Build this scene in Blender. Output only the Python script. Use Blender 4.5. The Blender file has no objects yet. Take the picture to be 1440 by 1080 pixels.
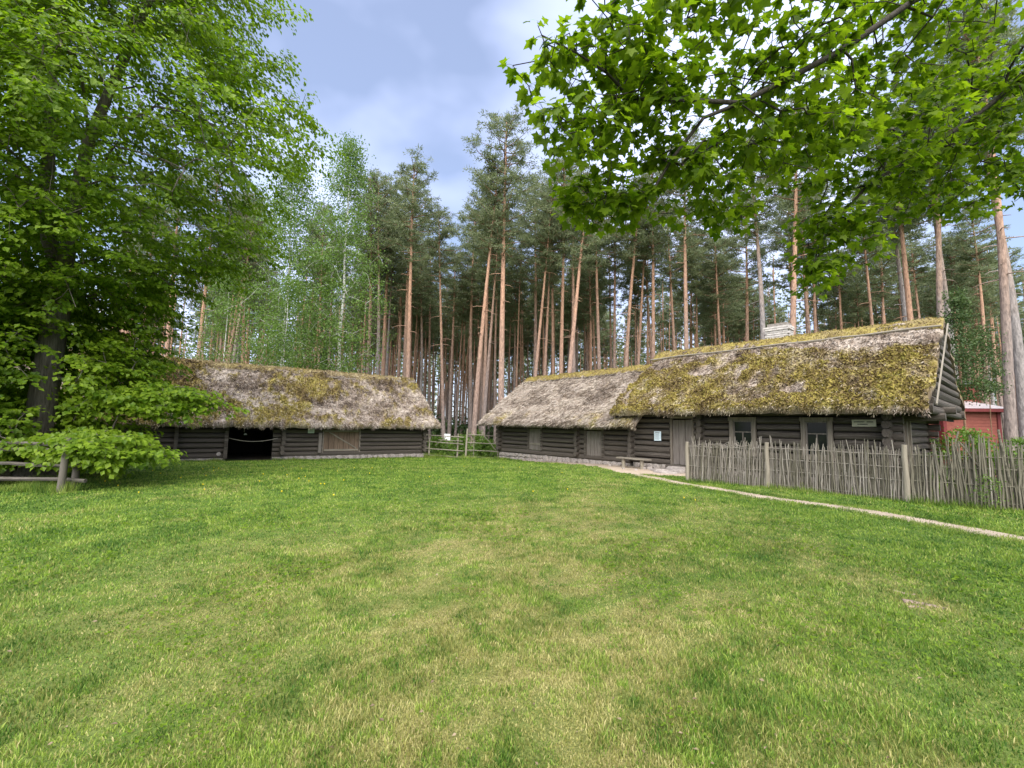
import bpy, math, random
import numpy as np
from mathutils import Vector, Matrix, Euler

# ------------------------------------------------------------------ camera, sky, sun, exposure
SC = bpy.context.scene
COL = SC.collection
cd = bpy.data.cameras.new('camera')
cd.sensor_width = 36.0
cd.lens = 36.0 * 620 / 1440
cd.clip_start = 0.05
cd.clip_end = 3000
cam = bpy.data.objects.new('camera', cd)
COL.objects.link(cam)
PITCH = math.atan(60 / 620)
cam.matrix_world = (Matrix.Translation((0, 0, 1.6)) @ Matrix.Rotation(math.pi / 2 + PITCH, 4, 'X')
                    @ Matrix.Rotation(math.radians(1.0), 4, 'Z'))
SC.camera = cam

SUN_EL, SUN_AZ = math.radians(50), math.radians(182)      # azimuth clockwise from +Y (behind the viewer, to the left)
w = bpy.data.worlds.new('World')
SC.world = w
w.use_nodes = True
wn = w.node_tree.nodes
wl = w.node_tree.links
wn.clear()
wo = wn.new('ShaderNodeOutputWorld')
bg = wn.new('ShaderNodeBackground')
sky = wn.new('ShaderNodeTexSky')
sky.sky_type = 'NISHITA'
sky.sun_disc = False
sky.sun_elevation = SUN_EL
sky.sun_rotation = SUN_AZ
sky.air_density = 1.0
sky.dust_density = 1.5
sky.ozone_density = 1.6
tc = wn.new('ShaderNodeTexCoord')
mp = wn.new('ShaderNodeMapping')
mp.inputs['Scale'].default_value = (1.1, 1.5, 1.6)
mp.inputs['Location'].default_value = (2.35, 0.4, 0.9)
nz = wn.new('ShaderNodeTexNoise')
nz.inputs['Scale'].default_value = 1.25
nz.inputs['Detail'].default_value = 5
nz.inputs['Roughness'].default_value = 0.45
rp = wn.new('ShaderNodeValToRGB')
rp.color_ramp.elements[0].position = 0.42
rp.color_ramp.elements[0].color = (0.24, 0.24, 0.24, 1)
rp.color_ramp.elements[1].position = 0.60
rp.color_ramp.elements[1].color = (1, 1, 1, 1)
mx = wn.new('ShaderNodeMixRGB')
mx.inputs['Color2'].default_value = (5.2, 5.8, 8.2, 1)         # thin bright cloud
wl.new(tc.outputs['Generated'], mp.inputs['Vector'])
wl.new(mp.outputs['Vector'], nz.inputs['Vector'])
wl.new(nz.outputs['Fac'], rp.inputs['Fac'])
wl.new(rp.outputs['Color'], mx.inputs['Fac'])
wl.new(sky.outputs['Color'], mx.inputs['Color1'])
wl.new(mx.outputs['Color'], bg.inputs['Color'])
bg.inputs['Strength'].default_value = 0.095
wl.new(bg.outputs['Background'], wo.inputs['Surface'])

sd = bpy.data.lights.new('sun', 'SUN')
sd.energy = 3.6
sd.angle = math.radians(80)
sd.color = (1.0, 0.95, 0.86)
sun = bpy.data.objects.new('sun', sd)
COL.objects.link(sun)
sdir = Vector((math.sin(SUN_AZ) * math.cos(SUN_EL), math.cos(SUN_AZ) * math.cos(SUN_EL), math.sin(SUN_EL)))
sun.rotation_euler = sdir.to_track_quat('Z', 'Y').to_euler()

vs = SC.view_settings
vs.view_transform = 'Standard'
vs.look = 'None'
vs.exposure = 1.22
vs.gamma = 1.0
vs.use_curve_mapping = False
cy = SC.cycles
cy.use_denoising = True
cy.max_bounces = 8
cy.diffuse_bounces = 4
cy.transmission_bounces = 4
cy.glossy_bounces = 2
cy.sample_clamp_indirect = 4.0

# ------------------------------------------------------------------ helpers
RNG = np.random.default_rng(11)
random.seed(5)
PI = math.pi


def _hash(ix, iy, seed):
    h = (ix.astype(np.int64) * 374761393 + iy.astype(np.int64) * 668265263 + seed * 974634777) & 0xffffffff
    h = ((h ^ (h >> 13)) * 1274126177) & 0xffffffff
    return ((h ^ (h >> 16)) & 0xffff) / 65535.0


def vnoise(x, y, seed=0):
    x = np.asarray(x, float); y = np.asarray(y, float)
    ix = np.floor(x); iy = np.floor(y)
    fx = x - ix; fy = y - iy
    fx = fx * fx * (3 - 2 * fx); fy = fy * fy * (3 - 2 * fy)
    a = _hash(ix, iy, seed); b = _hash(ix + 1, iy, seed)
    c = _hash(ix, iy + 1, seed); d = _hash(ix + 1, iy + 1, seed)
    return (a * (1 - fx) + b * fx) * (1 - fy) + (c * (1 - fx) + d * fx) * fy


def fbm(x, y, seed=0, octs=4):
    t = 0; amp = 0.5; f = 1.0; tot = 0
    for k in range(octs):
        t = t + amp * vnoise(np.asarray(x) * f + 17.3 * k, np.asarray(y) * f - 9.1 * k, seed + k)
        tot += amp; amp *= 0.5; f *= 2.03
    return t / tot


def sstep(a, b, x):
    t = np.clip((np.asarray(x, float) - a) / (b - a), 0, 1)
    return t * t * (3 - 2 * t)


def gz(x, y):
    """height of the ground"""
    x = np.asarray(x, float); y = np.asarray(y, float)
    z = -0.27 * sstep(12, 25.5, y) * (1 - sstep(-1, 6, x))
    z = z + (fbm(x * 0.28, y * 0.28, 3, 3) - 0.5) * 0.10 * (1 - 0.6 * sstep(15, 18, y) * (1 - sstep(27, 30, y)))
    z = z + sstep(30, 70, y) * (fbm(x * 0.06, y * 0.06, 8, 3) - 0.45) * 1.2
    return z


def gzf(x, y):
    return float(gz(np.array([x]), np.array([y]))[0])


class MB:
    """collects tris and quads, builds one mesh object"""
    def __init__(self):
        self.v = []; self.t = []; self.q = []; self.n = 0; self.at = {}

    def add(self, V, T=None, Q=None, **attr):
        V = np.asarray(V, float).reshape(-1, 3)
        if T is not None and len(T): self.t.append(np.asarray(T, np.int64).reshape(-1, 3) + self.n)
        if Q is not None and len(Q): self.q.append(np.asarray(Q, np.int64).reshape(-1, 4) + self.n)
        for k, val in attr.items():
            self.at.setdefault(k, []).append((self.n, np.broadcast_to(np.asarray(val, float), (len(V),)).copy()))
        self.v.append(V); self.n += len(V)
        return self

    def mesh(self, name, material=None, smooth=False, sharp=None):
        V = np.concatenate(self.v) if self.v else np.zeros((0, 3))
        T = np.concatenate(self.t) if self.t else np.zeros((0, 3), np.int64)
        Q = np.concatenate(self.q) if self.q else np.zeros((0, 4), np.int64)
        me = bpy.data.meshes.new(name)
        me.vertices.add(len(V)); me.vertices.foreach_set('co', V.astype(np.float32).ravel())
        nl = len(T) * 3 + len(Q) * 4
        me.loops.add(nl)
        me.loops.foreach_set('vertex_index', np.concatenate([T.ravel(), Q.ravel()]).astype(np.int32))
        me.polygons.add(len(T) + len(Q))
        st = np.concatenate([np.arange(len(T)) * 3, len(T) * 3 + np.arange(len(Q)) * 4]).astype(np.int32)
        me.polygons.foreach_set('loop_start', st)
        if smooth: me.polygons.foreach_set('use_smooth', np.ones(len(T) + len(Q), bool))
        else: me.polygons.foreach_set('use_smooth', np.zeros(len(T) + len(Q), bool))
        for k, lst in self.at.items():
            a = np.zeros(len(V), np.float32)
            for off, val in lst: a[off:off + len(val)] = val
            at = me.attributes.new(k, 'FLOAT', 'POINT'); at.data.foreach_set('value', a)
        me.update(calc_edges=True)
        me.validate()
        if sharp is not None and smooth: me.set_sharp_from_angle(angle=math.radians(sharp))
        if material: me.materials.append(material)
        return me

    def build(self, name, material, parent=None, smooth=False, sharp=None, loc=None):
        return link(name, self.mesh(name, material, smooth, sharp), parent, loc)

    # ---- shapes
    def box(self, c, s, rz=0, R=None, jitter=0, **attr):
        x, y, z = [k / 2 for k in s]
        V = np.array([[-x, -y, -z], [x, -y, -z], [x, y, -z], [-x, y, -z], [-x, -y, z], [x, -y, z], [x, y, z], [-x, y, z]])
        if jitter: V = V + RNG.uniform(-jitter, jitter, V.shape)
        if R is not None: V = V @ np.array(R).T
        if rz:
            ca, sa = math.cos(rz), math.sin(rz)
            V = V @ np.array([[ca, sa, 0], [-sa, ca, 0], [0, 0, 1]])
        return self.add(V + np.array(c), Q=[[0, 3, 2, 1], [4, 5, 6, 7], [0, 1, 5, 4], [1, 2, 6, 5], [2, 3, 7, 6], [3, 0, 4, 7]], **attr)

    def tube(self, P, rad, sides=6, cap=True, wob=0.0, **attr):
        P = np.asarray(P, float); n = len(P)
        rad = np.broadcast_to(np.asarray(rad, float), (n,))
        tan = np.gradient(P, axis=0)
        tan /= np.linalg.norm(tan, axis=1)[:, None] + 1e-9
        ref = np.array([0, 0, 1.0]) if abs(tan[0][2]) < 0.9 else np.array([1.0, 0, 0])
        V = []
        u = np.cross(tan[0], ref); u /= np.linalg.norm(u) + 1e-9
        ang = np.arange(sides) / sides * 2 * PI
        for i in range(n):
            u = u - tan[i] * (u @ tan[i]); u /= np.linalg.norm(u) + 1e-9
            v = np.cross(tan[i], u)
            r = rad[i] * (1 + (RNG.uniform(-wob, wob, sides) if wob else 0))
            V.append(P[i] + (np.cos(ang) * r)[:, None] * u + (np.sin(ang) * r)[:, None] * v)
        V = np.concatenate(V)
        i = np.arange(n - 1)[:, None] * sides; j = np.arange(sides)[None]; k = (j + 1) % sides
        Q = np.stack([i + j, i + k, i + sides + k, i + sides + j], -1).reshape(-1, 4)
        T = []
        if cap:
            V = np.concatenate([V, P[:1], P[-1:]])
            a, b = n * sides, n * sides + 1
            for s in range(sides):
                T.append([a, (s + 1) % sides, s]); T.append([b, (n - 1) * sides + s, (n - 1) * sides + (s + 1) % sides])
        return self.add(V, T, Q, **attr)


def link(name, me, parent=None, loc=None, rot=None, scale=None):
    o = bpy.data.objects.new(name, me)
    COL.objects.link(o)
    if parent is not None: o.parent = parent
    if loc is not None: o.location = loc
    if rot is not None: o.rotation_euler = rot
    if scale is not None: o.scale = scale
    return o


def tag(o, label=None, cat=None, group=None, kind=None):
    if label: o['label'] = label
    if cat: o['category'] = cat
    if group: o['group'] = group
    if kind: o['kind'] = kind
    return o


def thing(name, label, cat, loc=(0, 0, 0), rz=0, group=None):
    o = bpy.data.objects.new(name, None)
    COL.objects.link(o)
    o.location = loc; o.rotation_euler = (0, 0, rz)
    o.empty_display_size = 0.2
    return tag(o, label, cat, group)


# ------------------------------------------------------------------ materials
class NT:
    def __init__(self, name):
        self.m = bpy.data.materials.new(name); self.m.use_nodes = True
        self.n = self.m.node_tree.nodes; self.l = self.m.node_tree.links
        self.b = self.n['Principled BSDF']; self.out = self.n['Material Output']
        self.b.inputs['Roughness'].default_value = 0.85
        self.b.inputs['Specular IOR Level'].default_value = 0.25

    def new(self, t, **kw):
        nd = self.n.new(t)
        for k, v in kw.items(): setattr(nd, k, v)
        return nd

    def set(self, nd, key, val):
        if isinstance(val, bpy.types.NodeSocket): self.l.new(val, nd.inputs[key])
        else: nd.inputs[key].default_value = val

    def coord(self, scale=(1, 1, 1), kind='Object'):
        t = self.new('ShaderNodeTexCoord'); m = self.new('ShaderNodeMapping')
        m.inputs['Scale'].default_value = scale
        self.l.new(t.outputs[kind], m.inputs['Vector'])
        return m.outputs['Vector']

    def shift(self, vec):
        """moves the texture by the object's own random number so copies differ"""
        oi = self.new('ShaderNodeObjectInfo'); mu = self.new('ShaderNodeMath', operation='MULTIPLY'); mu.inputs[1].default_value = 37.0
        self.l.new(oi.outputs['Random'], mu.inputs[0])
        ad = self.new('ShaderNodeVectorMath', operation='ADD')
        self.l.new(vec, ad.inputs[0]); self.l.new(mu.outputs[0], ad.inputs[1])
        return ad.outputs[0], oi.outputs['Random']

    def noise(self, vec, scale=5, detail=4, rough=0.55, dist=0.0):
        t = self.new('ShaderNodeTexNoise')
        for k, v in (('Scale', scale), ('Detail', detail), ('Roughness', rough), ('Distortion', dist)): t.inputs[k].default_value = v
        self.l.new(vec, t.inputs['Vector'])
        return t.outputs['Fac']

    def ramp(self, fac, stops):
        r = self.new('ShaderNodeValToRGB'); e = r.color_ramp.elements
        while len(e) < len(stops): e.new(0.5)
        for el, (p, c) in zip(e, stops):
            el.position = p; el.color = (*c, 1) if len(c) == 3 else c
        self.l.new(fac, r.inputs['Fac'])
        return r.outputs['Color']

    def mix(self, fac, a, b, mode='MIX'):
        x = self.new('ShaderNodeMixRGB', blend_type=mode)
        for k, v in (('Fac', fac), ('Color1', a), ('Color2', b)):
            if isinstance(v, tuple) and len(v) == 3: v = (*v, 1)
            self.set(x, k, v)
        return x.outputs['Color']

    def math(self, op, a, b=None, clamp=False):
        x = self.new('ShaderNodeMath', operation=op); x.use_clamp = clamp
        self.set(x, 0, a)
        if b is not None: self.set(x, 1, b)
        return x.outputs[0]

    def attr(self, name):
        return self.new('ShaderNodeAttribute', attribute_name=name).outputs['Fac']

    def bump(self, h, strength=0.4, dist=0.02):
        b = self.new('ShaderNodeBump'); b.inputs['Strength'].default_value = strength; b.inputs['Distance'].default_value = dist
        self.l.new(h, b.inputs['Height']); self.l.new(b.outputs['Normal'], self.b.inputs['Normal'])

    def base(self, c):
        if isinstance(c, tuple): c = (*c, 1) if len(c) == 3 else c
        self.set(self.b, 'Base Color', c)
        return self


def m_wood(name, dark, mid, light, along='X', rough=0.9, bump=0.5, var=0.5):
    t = NT(name)
    sc = {'X': (1.0, 14, 14), 'Z': (14, 14, 1.0), 'Y': (14, 1.0, 14)}[along]
    v, rnd = t.shift(t.coord(sc))
    f = t.noise(v, 1.6, 6, 0.65, 0.3)
    c = t.ramp(f, [(0.28, dark), (0.5, mid), (0.74, light)])
    v2, _ = t.shift(t.coord((0.6, 3, 3) if along == 'X' else (3, 3, 0.8)))
    g = t.noise(v2, 1.4, 3)
    c = t.mix(t.math('MULTIPLY', g, 0.55), c, tuple(k * 0.55 for k in dark))
    c = t.mix(t.math('MULTIPLY', rnd, var), c, mid)
    t.base(c); t.b.inputs['Roughness'].default_value = rough
    t.bump(f, bump, 0.03)
    return t.m


def m_leaf(name, dark, light, trans=0.4, gloss=0.35, tcol=None):
    t = NT(name)
    r = t.attr('rnd')
    c = t.ramp(r, [(0.0, dark), (1.0, light)])
    t.base(c); t.b.inputs['Roughness'].default_value = 0.5; t.b.inputs['Specular IOR Level'].default_value = gloss
    tr = t.new('ShaderNodeBsdfTranslucent')
    tc_ = t.mix(1.0, c, tcol or (1.25, 1.35, 0.5), 'MULTIPLY')
    t.l.new(tc_, tr.inputs['Color'])
    mxs = t.new('ShaderNodeMixShader'); mxs.inputs[0].default_value = trans
    t.l.new(t.b.outputs[0], mxs.inputs[1]); t.l.new(tr.outputs[0], mxs.inputs[2])
    t.l.new(mxs.outputs[0], t.out.inputs['Surface'])
    return t.m


def m_plain(name, col, rough=0.8, var=0.25, scale=6, bump=0.15, spec=0.25):
    t = NT(name)
    v, rnd = t.shift(t.coord())
    f = t.noise(v, scale, 5)
    c = t.ramp(f, [(0.25, tuple(k * (1 - var) for k in col)), (0.75, tuple(min(1, k * (1 + var)) for k in col))])
    t.base(c); t.b.inputs['Roughness'].default_value = rough; t.b.inputs['Specular IOR Level'].default_value = spec
    if bump: t.bump(f, bump, 0.02)
    return t.m


def m_bark(name, low, high=None, h0=5.0, h1=11.0, dark=0.45, scale=(7, 7, 1.6), bump=0.9):
    t = NT(name)
    v, rnd = t.shift(t.coord(scale))
    f = t.noise(v, 2.2, 5, 0.6, 0.4)
    if high:
        sx = t.new('ShaderNodeSeparateXYZ'); t.l.new(t.coord(), sx.inputs[0])
        f3 = t.noise(t.coord((1, 1, 0.5)), 1.5, 3)
        zz = t.math('ADD', sx.outputs['Z'], t.math('MULTIPLY', t.math('SUBTRACT', f3, 0.5), 7.0))
        zz = t.math('ADD', zz, t.math('MULTIPLY', t.math('SUBTRACT', rnd, 0.5), 7.0))
        mr = t.new('ShaderNodeMapRange'); mr.inputs['From Min'].default_value = h0; mr.inputs['From Max'].default_value = h1
        t.l.new(zz, mr.inputs['Value'])
        col = t.mix(mr.outputs[0], low, high)
    else:
        col = t.mix(t.math('MULTIPLY', rnd, 0.3), low, tuple(k * 1.3 for k in low))
    d = t.ramp(f, [(0.3, (dark, dark, dark)), (0.62, (1.15, 1.15, 1.15))])
    t.base(t.mix(1.0, col, d, 'MULTIPLY'))
    t.b.inputs['Roughness'].default_value = 0.95
    t.bump(f, bump, 0.05)
    return t.m


LOG = m_wood('weathered_log', (0.022, 0.017, 0.013), (0.088, 0.073, 0.060), (0.33, 0.295, 0.255), 'X')
LOGEND = m_wood('log_end_grain', (0.04, 0.035, 0.032), (0.12, 0.105, 0.095), (0.24, 0.21, 0.19), 'Y', bump=0.3)
PLANKV = m_wood('grey_plank', (0.075, 0.062, 0.052), (0.19, 0.165, 0.145), (0.33, 0.295, 0.265), 'Z')
PLANKB = m_wood('brown_plank', (0.07, 0.048, 0.034), (0.18, 0.125, 0.088), (0.28, 0.21, 0.155), 'Z')
FRAME = m_wood('frame_wood', (0.085, 0.070, 0.055), (0.215, 0.183, 0.148), (0.34, 0.295, 0.245), 'Z')
OLDPOST = m_wood('old_post_wood', (0.05, 0.043, 0.036), (0.145, 0.128, 0.108), (0.27, 0.245, 0.21), 'Z')
OLDRAIL = m_wood('old_rail_wood', (0.05, 0.043, 0.036), (0.13, 0.115, 0.10), (0.25, 0.225, 0.195), 'X')
RAIL = m_wood('rail_wood', (0.10, 0.085, 0.065), (0.25, 0.22, 0.175), (0.42, 0.38, 0.32), 'X')
STICK = m_wood('stick_bark', (0.085, 0.073, 0.060), (0.27, 0.24, 0.20), (0.60, 0.56, 0.49), 'Z', var=0.5)
STICKD = m_wood('mossy_stick_bark', (0.065, 0.058, 0.042), (0.165, 0.15, 0.11), (0.34, 0.31, 0.25), 'Z', var=0.6)
POST = m_wood('post_wood', (0.13, 0.11, 0.08), (0.29, 0.255, 0.20), (0.42, 0.375, 0.30), 'Z')
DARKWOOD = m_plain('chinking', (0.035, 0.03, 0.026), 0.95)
STONE = m_plain('field_stone', (0.30, 0.265, 0.24), 0.9, 0.4, 7, 0.5)
MORTAR = m_plain('mortar', (0.24, 0.215, 0.19), 0.95, 0.3, 12, 0.4)
BRICK = m_plain('whitewashed_brick', (0.46, 0.43, 0.40), 0.9, 0.3, 9, 0.4)
REDP = m_plain('red_paint', (0.27, 0.085, 0.065), 0.75, 0.18, 4, 0.1)
REDT = m_plain('dark_red_trim', (0.15, 0.03, 0.03), 0.7, 0.2, 4, 0.05)
TIN = m_plain('tin_sheet', (0.38, 0.335, 0.325), 0.45, 0.2, 3, 0.05, 0.5)
TARROOF = m_plain('dark_roofing', (0.06, 0.062, 0.055), 0.8, 0.3, 5, 0.2)
WHITE = m_plain('white_paint', (0.78, 0.79, 0.78), 0.6, 0.05, 3, 0)
PAPERB = m_plain('pale_blue_paper', (0.62, 0.72, 0.78), 0.6, 0.05, 3, 0)
PAPERG = m_plain('pale_green_paper', (0.50, 0.56, 0.50), 0.6, 0.06, 3, 0)
CREAM = m_plain('cream_board', (0.46, 0.43, 0.33), 0.7, 0.12, 5, 0)
INK = m_plain('ink', (0.05, 0.05, 0.055), 0.8, 0.2, 5, 0)
IRON = m_plain('iron', (0.05, 0.045, 0.04), 0.6, 0.2, 5, 0.1, 0.5)
ROPE = m_plain('rope', (0.42, 0.38, 0.31), 0.9, 0.2, 20, 0.2)
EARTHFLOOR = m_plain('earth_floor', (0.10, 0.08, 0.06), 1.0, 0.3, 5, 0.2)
PINEBARK = m_bark('pine_bark', (0.26, 0.21, 0.19), (0.44, 0.26, 0.175), 2.0, 13.0)
PINELIMB = m_bark('pine_limb', (0.24, 0.14, 0.09))
GREYBARK = m_bark('grey_pine_bark', (0.28, 0.25, 0.24), (0.40, 0.25, 0.17), 9.0, 17.0)
LINDENBARK = m_bark('linden_bark', (0.15, 0.13, 0.11), scale=(9, 9, 1.2))
MAPLEBARK = m_bark('maple_bark', (0.055, 0.047, 0.04), scale=(20, 20, 8), bump=0.5)
ROOTBARK = m_bark('root_bark', (0.26, 0.20, 0.155), scale=(12, 12, 6), bump=0.5)
tb = NT('birch_bark')
_f = tb.noise(tb.coord((3, 3, 9)), 1.3, 4, 0.6)
tb.base(tb.ramp(_f, [(0.36, (0.04, 0.037, 0.035)), (0.46, (0.52, 0.51, 0.48)), (0.8, (0.66, 0.65, 0.62))]))
BIRCHBARK = tb.m

L_LINDEN = m_leaf('linden_leaf', (0.085, 0.165, 0.008), (0.23, 0.33, 0.022), 0.5)
L_MAPLE = m_leaf('maple_leaf', (0.07, 0.135, 0.006), (0.225, 0.315, 0.02), 0.6, 0.3)
L_BIRCH = m_leaf('birch_leaf', (0.085, 0.16, 0.035), (0.17, 0.26, 0.06), 0.42)
L_BUSH = m_leaf('bush_leaf', (0.065, 0.135, 0.018), (0.17, 0.27, 0.045), 0.4)
L_PINE = m_leaf('pine_needle', (0.10, 0.132, 0.07), (0.28, 0.305, 0.175), 0.38, 0.2, (1.1, 1.2, 0.8))
L_SPRUCE = m_leaf('spruce_needle', (0.040, 0.075, 0.028), (0.11, 0.16, 0.055), 0.25, 0.2, (1.1, 1.2, 0.8))

tg = NT('grass_blade')
_d = tg.attr('dry'); _r = tg.attr('rnd')
_green = tg.ramp(_r, [(0.0, (0.040, 0.105, 0.012)), (0.5, (0.140, 0.245, 0.028)), (1.0, (0.265, 0.35, 0.055))])
_straw = tg.ramp(_r, [(0.0, (0.155, 0.185, 0.038)), (0.5, (0.31, 0.285, 0.085)), (1.0, (0.50, 0.44, 0.20))])
_c = tg.mix(_d, _green, _straw)
tg.base(_c); tg.b.inputs['Roughness'].default_value = 0.6
_tr = tg.new('ShaderNodeBsdfTranslucent'); tg.l.new(_c, _tr.inputs['Color'])
_ms = tg.new('ShaderNodeMixShader'); _ms.inputs[0].default_value = 0.3
tg.l.new(tg.b.outputs[0], _ms.inputs[1]); tg.l.new(_tr.outputs[0], _ms.inputs[2]); tg.l.new(_ms.outputs[0], tg.out.inputs['Surface'])
GRASS = tg.m

te = NT('turf_soil')
_v = te.coord((1, 1, 1))
_d = te.attr('dry'); _fo = te.attr('forest')
_n1 = te.noise(_v, 9, 6, 0.7); _n2 = te.noise(_v, 75, 3, 0.7)
_g = te.ramp(te.mix(0.6, _n1, _n2), [(0.35, (0.035, 0.075, 0.012)), (0.65, (0.13, 0.20, 0.03))])
_s = te.ramp(_n2, [(0.35, (0.085, 0.085, 0.025)), (0.65, (0.33, 0.29, 0.11))])
_flr = te.ramp(_n1, [(0.3, (0.030, 0.035, 0.012)), (0.55, (0.050, 0.075, 0.02)), (0.75, (0.085, 0.075, 0.035))])
te.base(te.mix(_fo, te.mix(_d, _g, _s), _flr)); te.bump(_n2, 0.5, 0.03); te.b.inputs['Roughness'].default_value = 1.0
SOIL = te.m
tp = NT('path_dirt')
_v = tp.coord((1, 1, 1)); _n1 = tp.noise(_v, 1.4, 6, 0.65); _n2 = tp.noise(_v, 40, 4, 0.7)
tp.base(tp.mix(0.45, tp.ramp(_n1, [(0.3, (0.27, 0.205, 0.145)), (0.7, (0.46, 0.375, 0.285))]), tp.ramp(_n2, [(0.3, (0.20, 0.155, 0.11)), (0.7, (0.50, 0.42, 0.33))])))
tp.bump(_n2, 0.5, 0.02); tp.b.inputs['Roughness'].default_value = 1.0
DIRT = tp.m

tt = NT('thatch')
_m = tt.attr('moss'); _r = tt.attr('rnd')
_v = tt.coord((1, 1, 1))
_n1 = tt.mix(0.5, tt.noise(_v, 30, 4, 0.7), tt.noise(_v, 9, 5, 0.75)); _n2 = tt.noise(_v, 2.3, 4, 0.6); _n5 = tt.noise(_v, 7, 4, 0.7)
_straw = tt.ramp(tt.mix(0.5, _n1, _r), [(0.25, (0.060, 0.042, 0.030)), (0.48, (0.23, 0.180, 0.140)), (0.74, (0.50, 0.435, 0.37))])
_moss = tt.ramp(tt.mix(0.42, tt.mix(0.5, _n2, _n5), _r), [(0.26, (0.085, 0.058, 0.030)), (0.38, (0.165, 0.118, 0.048)), (0.54, (0.262, 0.208, 0.062)), (0.68, (0.335, 0.278, 0.066)), (0.85, (0.18, 0.205, 0.055))])
tt.base(tt.mix(_m, _straw, _moss)); tt.bump(_n1, 0.9, 0.05); tt.b.inputs['Roughness'].default_value = 1.0
THATCH = tt.m

tgl = NT('window_glass')
tgl.base((0.012, 0.014, 0.013)); tgl.b.inputs['Roughness'].default_value = 0.06; tgl.b.inputs['Specular IOR Level'].default_value = 0.3
GLASS = tgl.m

# ------------------------------------------------------------------ ground
HA = np.array([5.167, 18.865]); HROT = math.radians(-50)
hd = np.array([math.cos(HROT), math.sin(HROT)]); hn = np.array([-math.sin(HROT), math.cos(HROT)])
BA = np.array([-5.024, 25.992]); BROT = math.radians(36)
bd = np.array([math.cos(BROT), math.sin(BROT)]); bn = np.array([-math.sin(BROT), math.cos(BROT)])


def hloc(x, y):
    p = np.stack([np.asarray(x) - HA[0], np.asarray(y) - HA[1]], -1); return p @ hd, p @ hn


def bloc(x, y):
    p = np.stack([np.asarray(x) - BA[0], np.asarray(y) - BA[1]], -1); return p @ bd, p @ bn


def dryness(x, y):
    """worn, straw-coloured patches of the lawn"""
    d = sstep(0.50, 0.66, fbm(x * 0.42 + 3.1, y * 0.30 + 1.7, 21, 5))
    worn = np.exp(-(((x + 0.6) / 3.2) ** 2 + ((y - 4.6) / 3.4) ** 2)) * 0.75 + np.exp(-(((x - 0.3) / 2.6) ** 2 + ((y - 9.0) / 2.8) ** 2)) * 0.35
    worn = worn + np.exp(-(((x + 3.0) / 1.8) ** 2 + ((y - 4.4) / 2.0) ** 2)) * 0.35
    fine = sstep(0.36, 0.64, fbm(x * 3.1, y * 3.1, 33, 5)); fine2 = sstep(0.35, 0.68, fbm(x * 11, y * 11, 35, 3))
    v = np.clip(d * 0.55 + worn * 0.75, 0, 1) * (0.06 + 0.30 * fine + 0.85 * fine2)
    v = v * (1 - 0.75 * sstep(12, 17, y)) * (1 - 0.5 * sstep(2.5, 6.0, x))
    v = np.maximum(v, 0.95 * np.exp(-(((x - 3.92) / 0.28) ** 2 + ((y - 4.25) / 0.20) ** 2)))
    return np.clip(v, 0, 1)


def forestness(x, y):
    hs, ho = hloc(x, y); bs, bo = bloc(x, y)
    f = np.maximum(sstep(26.0, 27.5, y + 0.6 * np.clip(-x - 6, 0, 30) * 0 + 0.6 * np.clip(x - 0, 0, 40)) * (np.asarray(ho) > 2), sstep(4, 7, bo))
    return np.clip(np.maximum(f, sstep(26.2, 27.6, y)), 0, 1)


def axis(lo, hi, step, far, grow=1.28):
    a = list(np.arange(lo, hi + 1e-6, step)); s = step
    x = hi; up = []
    while x < far: s *= grow; x += s; up.append(x)
    s = step; x = lo; dn = []
    while x > -far: s *= grow; x -= s; dn.append(x)
    return np.array(dn[::-1] + a + up)


gx = axis(-22, 22, 0.25, 900); gy = axis(-3, 30, 0.25, 900)
GX, GY = np.meshgrid(gx, gy)
GZ = gz(GX, GY)
V = np.stack([GX, GY, GZ], -1).reshape(-1, 3)
nx, ny = len(gx), len(gy)
i = (np.arange(ny - 1)[:, None] * nx + np.arange(nx - 1)[None]).ravel()
Qd = np.stack([i, i + 1, i + nx + 1, i + nx], -1)
g = MB().add(V, Q=Qd, dry=dryness(V[:, 0], V[:, 1]), forest=forestness(V[:, 0], V[:, 1]))
tag(g.build('ground', SOIL, smooth=True), kind='structure')

# path and trodden earth, as draped strips with ragged edges
PATH = np.array([(4.45, 15.9), (4.95, 14.5), (5.18, 13.45), (5.74, 11.97), (6.30, 10.58), (7.38, 8.95), (8.06, 7.09), (8.5, 5.2), (8.7, 2.5), (8.8, -2)])


def resample(P, step):
    P = np.asarray(P, float); seg = np.linalg.norm(np.diff(P, axis=0), axis=1); L = np.concatenate([[0], np.cumsum(seg)])
    # smooth (Catmull-Rom) sampling
    out = []
    for k in range(len(P) - 1):
        p0 = P[max(k - 1, 0)]; p1 = P[k]; p2 = P[k + 1]; p3 = P[min(k + 2, len(P) - 1)]
        n = max(2, int(seg[k] / step))
        for t in np.arange(n) / n:
            out.append(0.5 * ((2 * p1) + (-p0 + p2) * t + (2 * p0 - 5 * p1 + 4 * p2 - p3) * t ** 2 + (-p0 + 3 * p1 - 3 * p2 + p3) * t ** 3))
    out.append(P[-1])
    return np.array(out)


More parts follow.
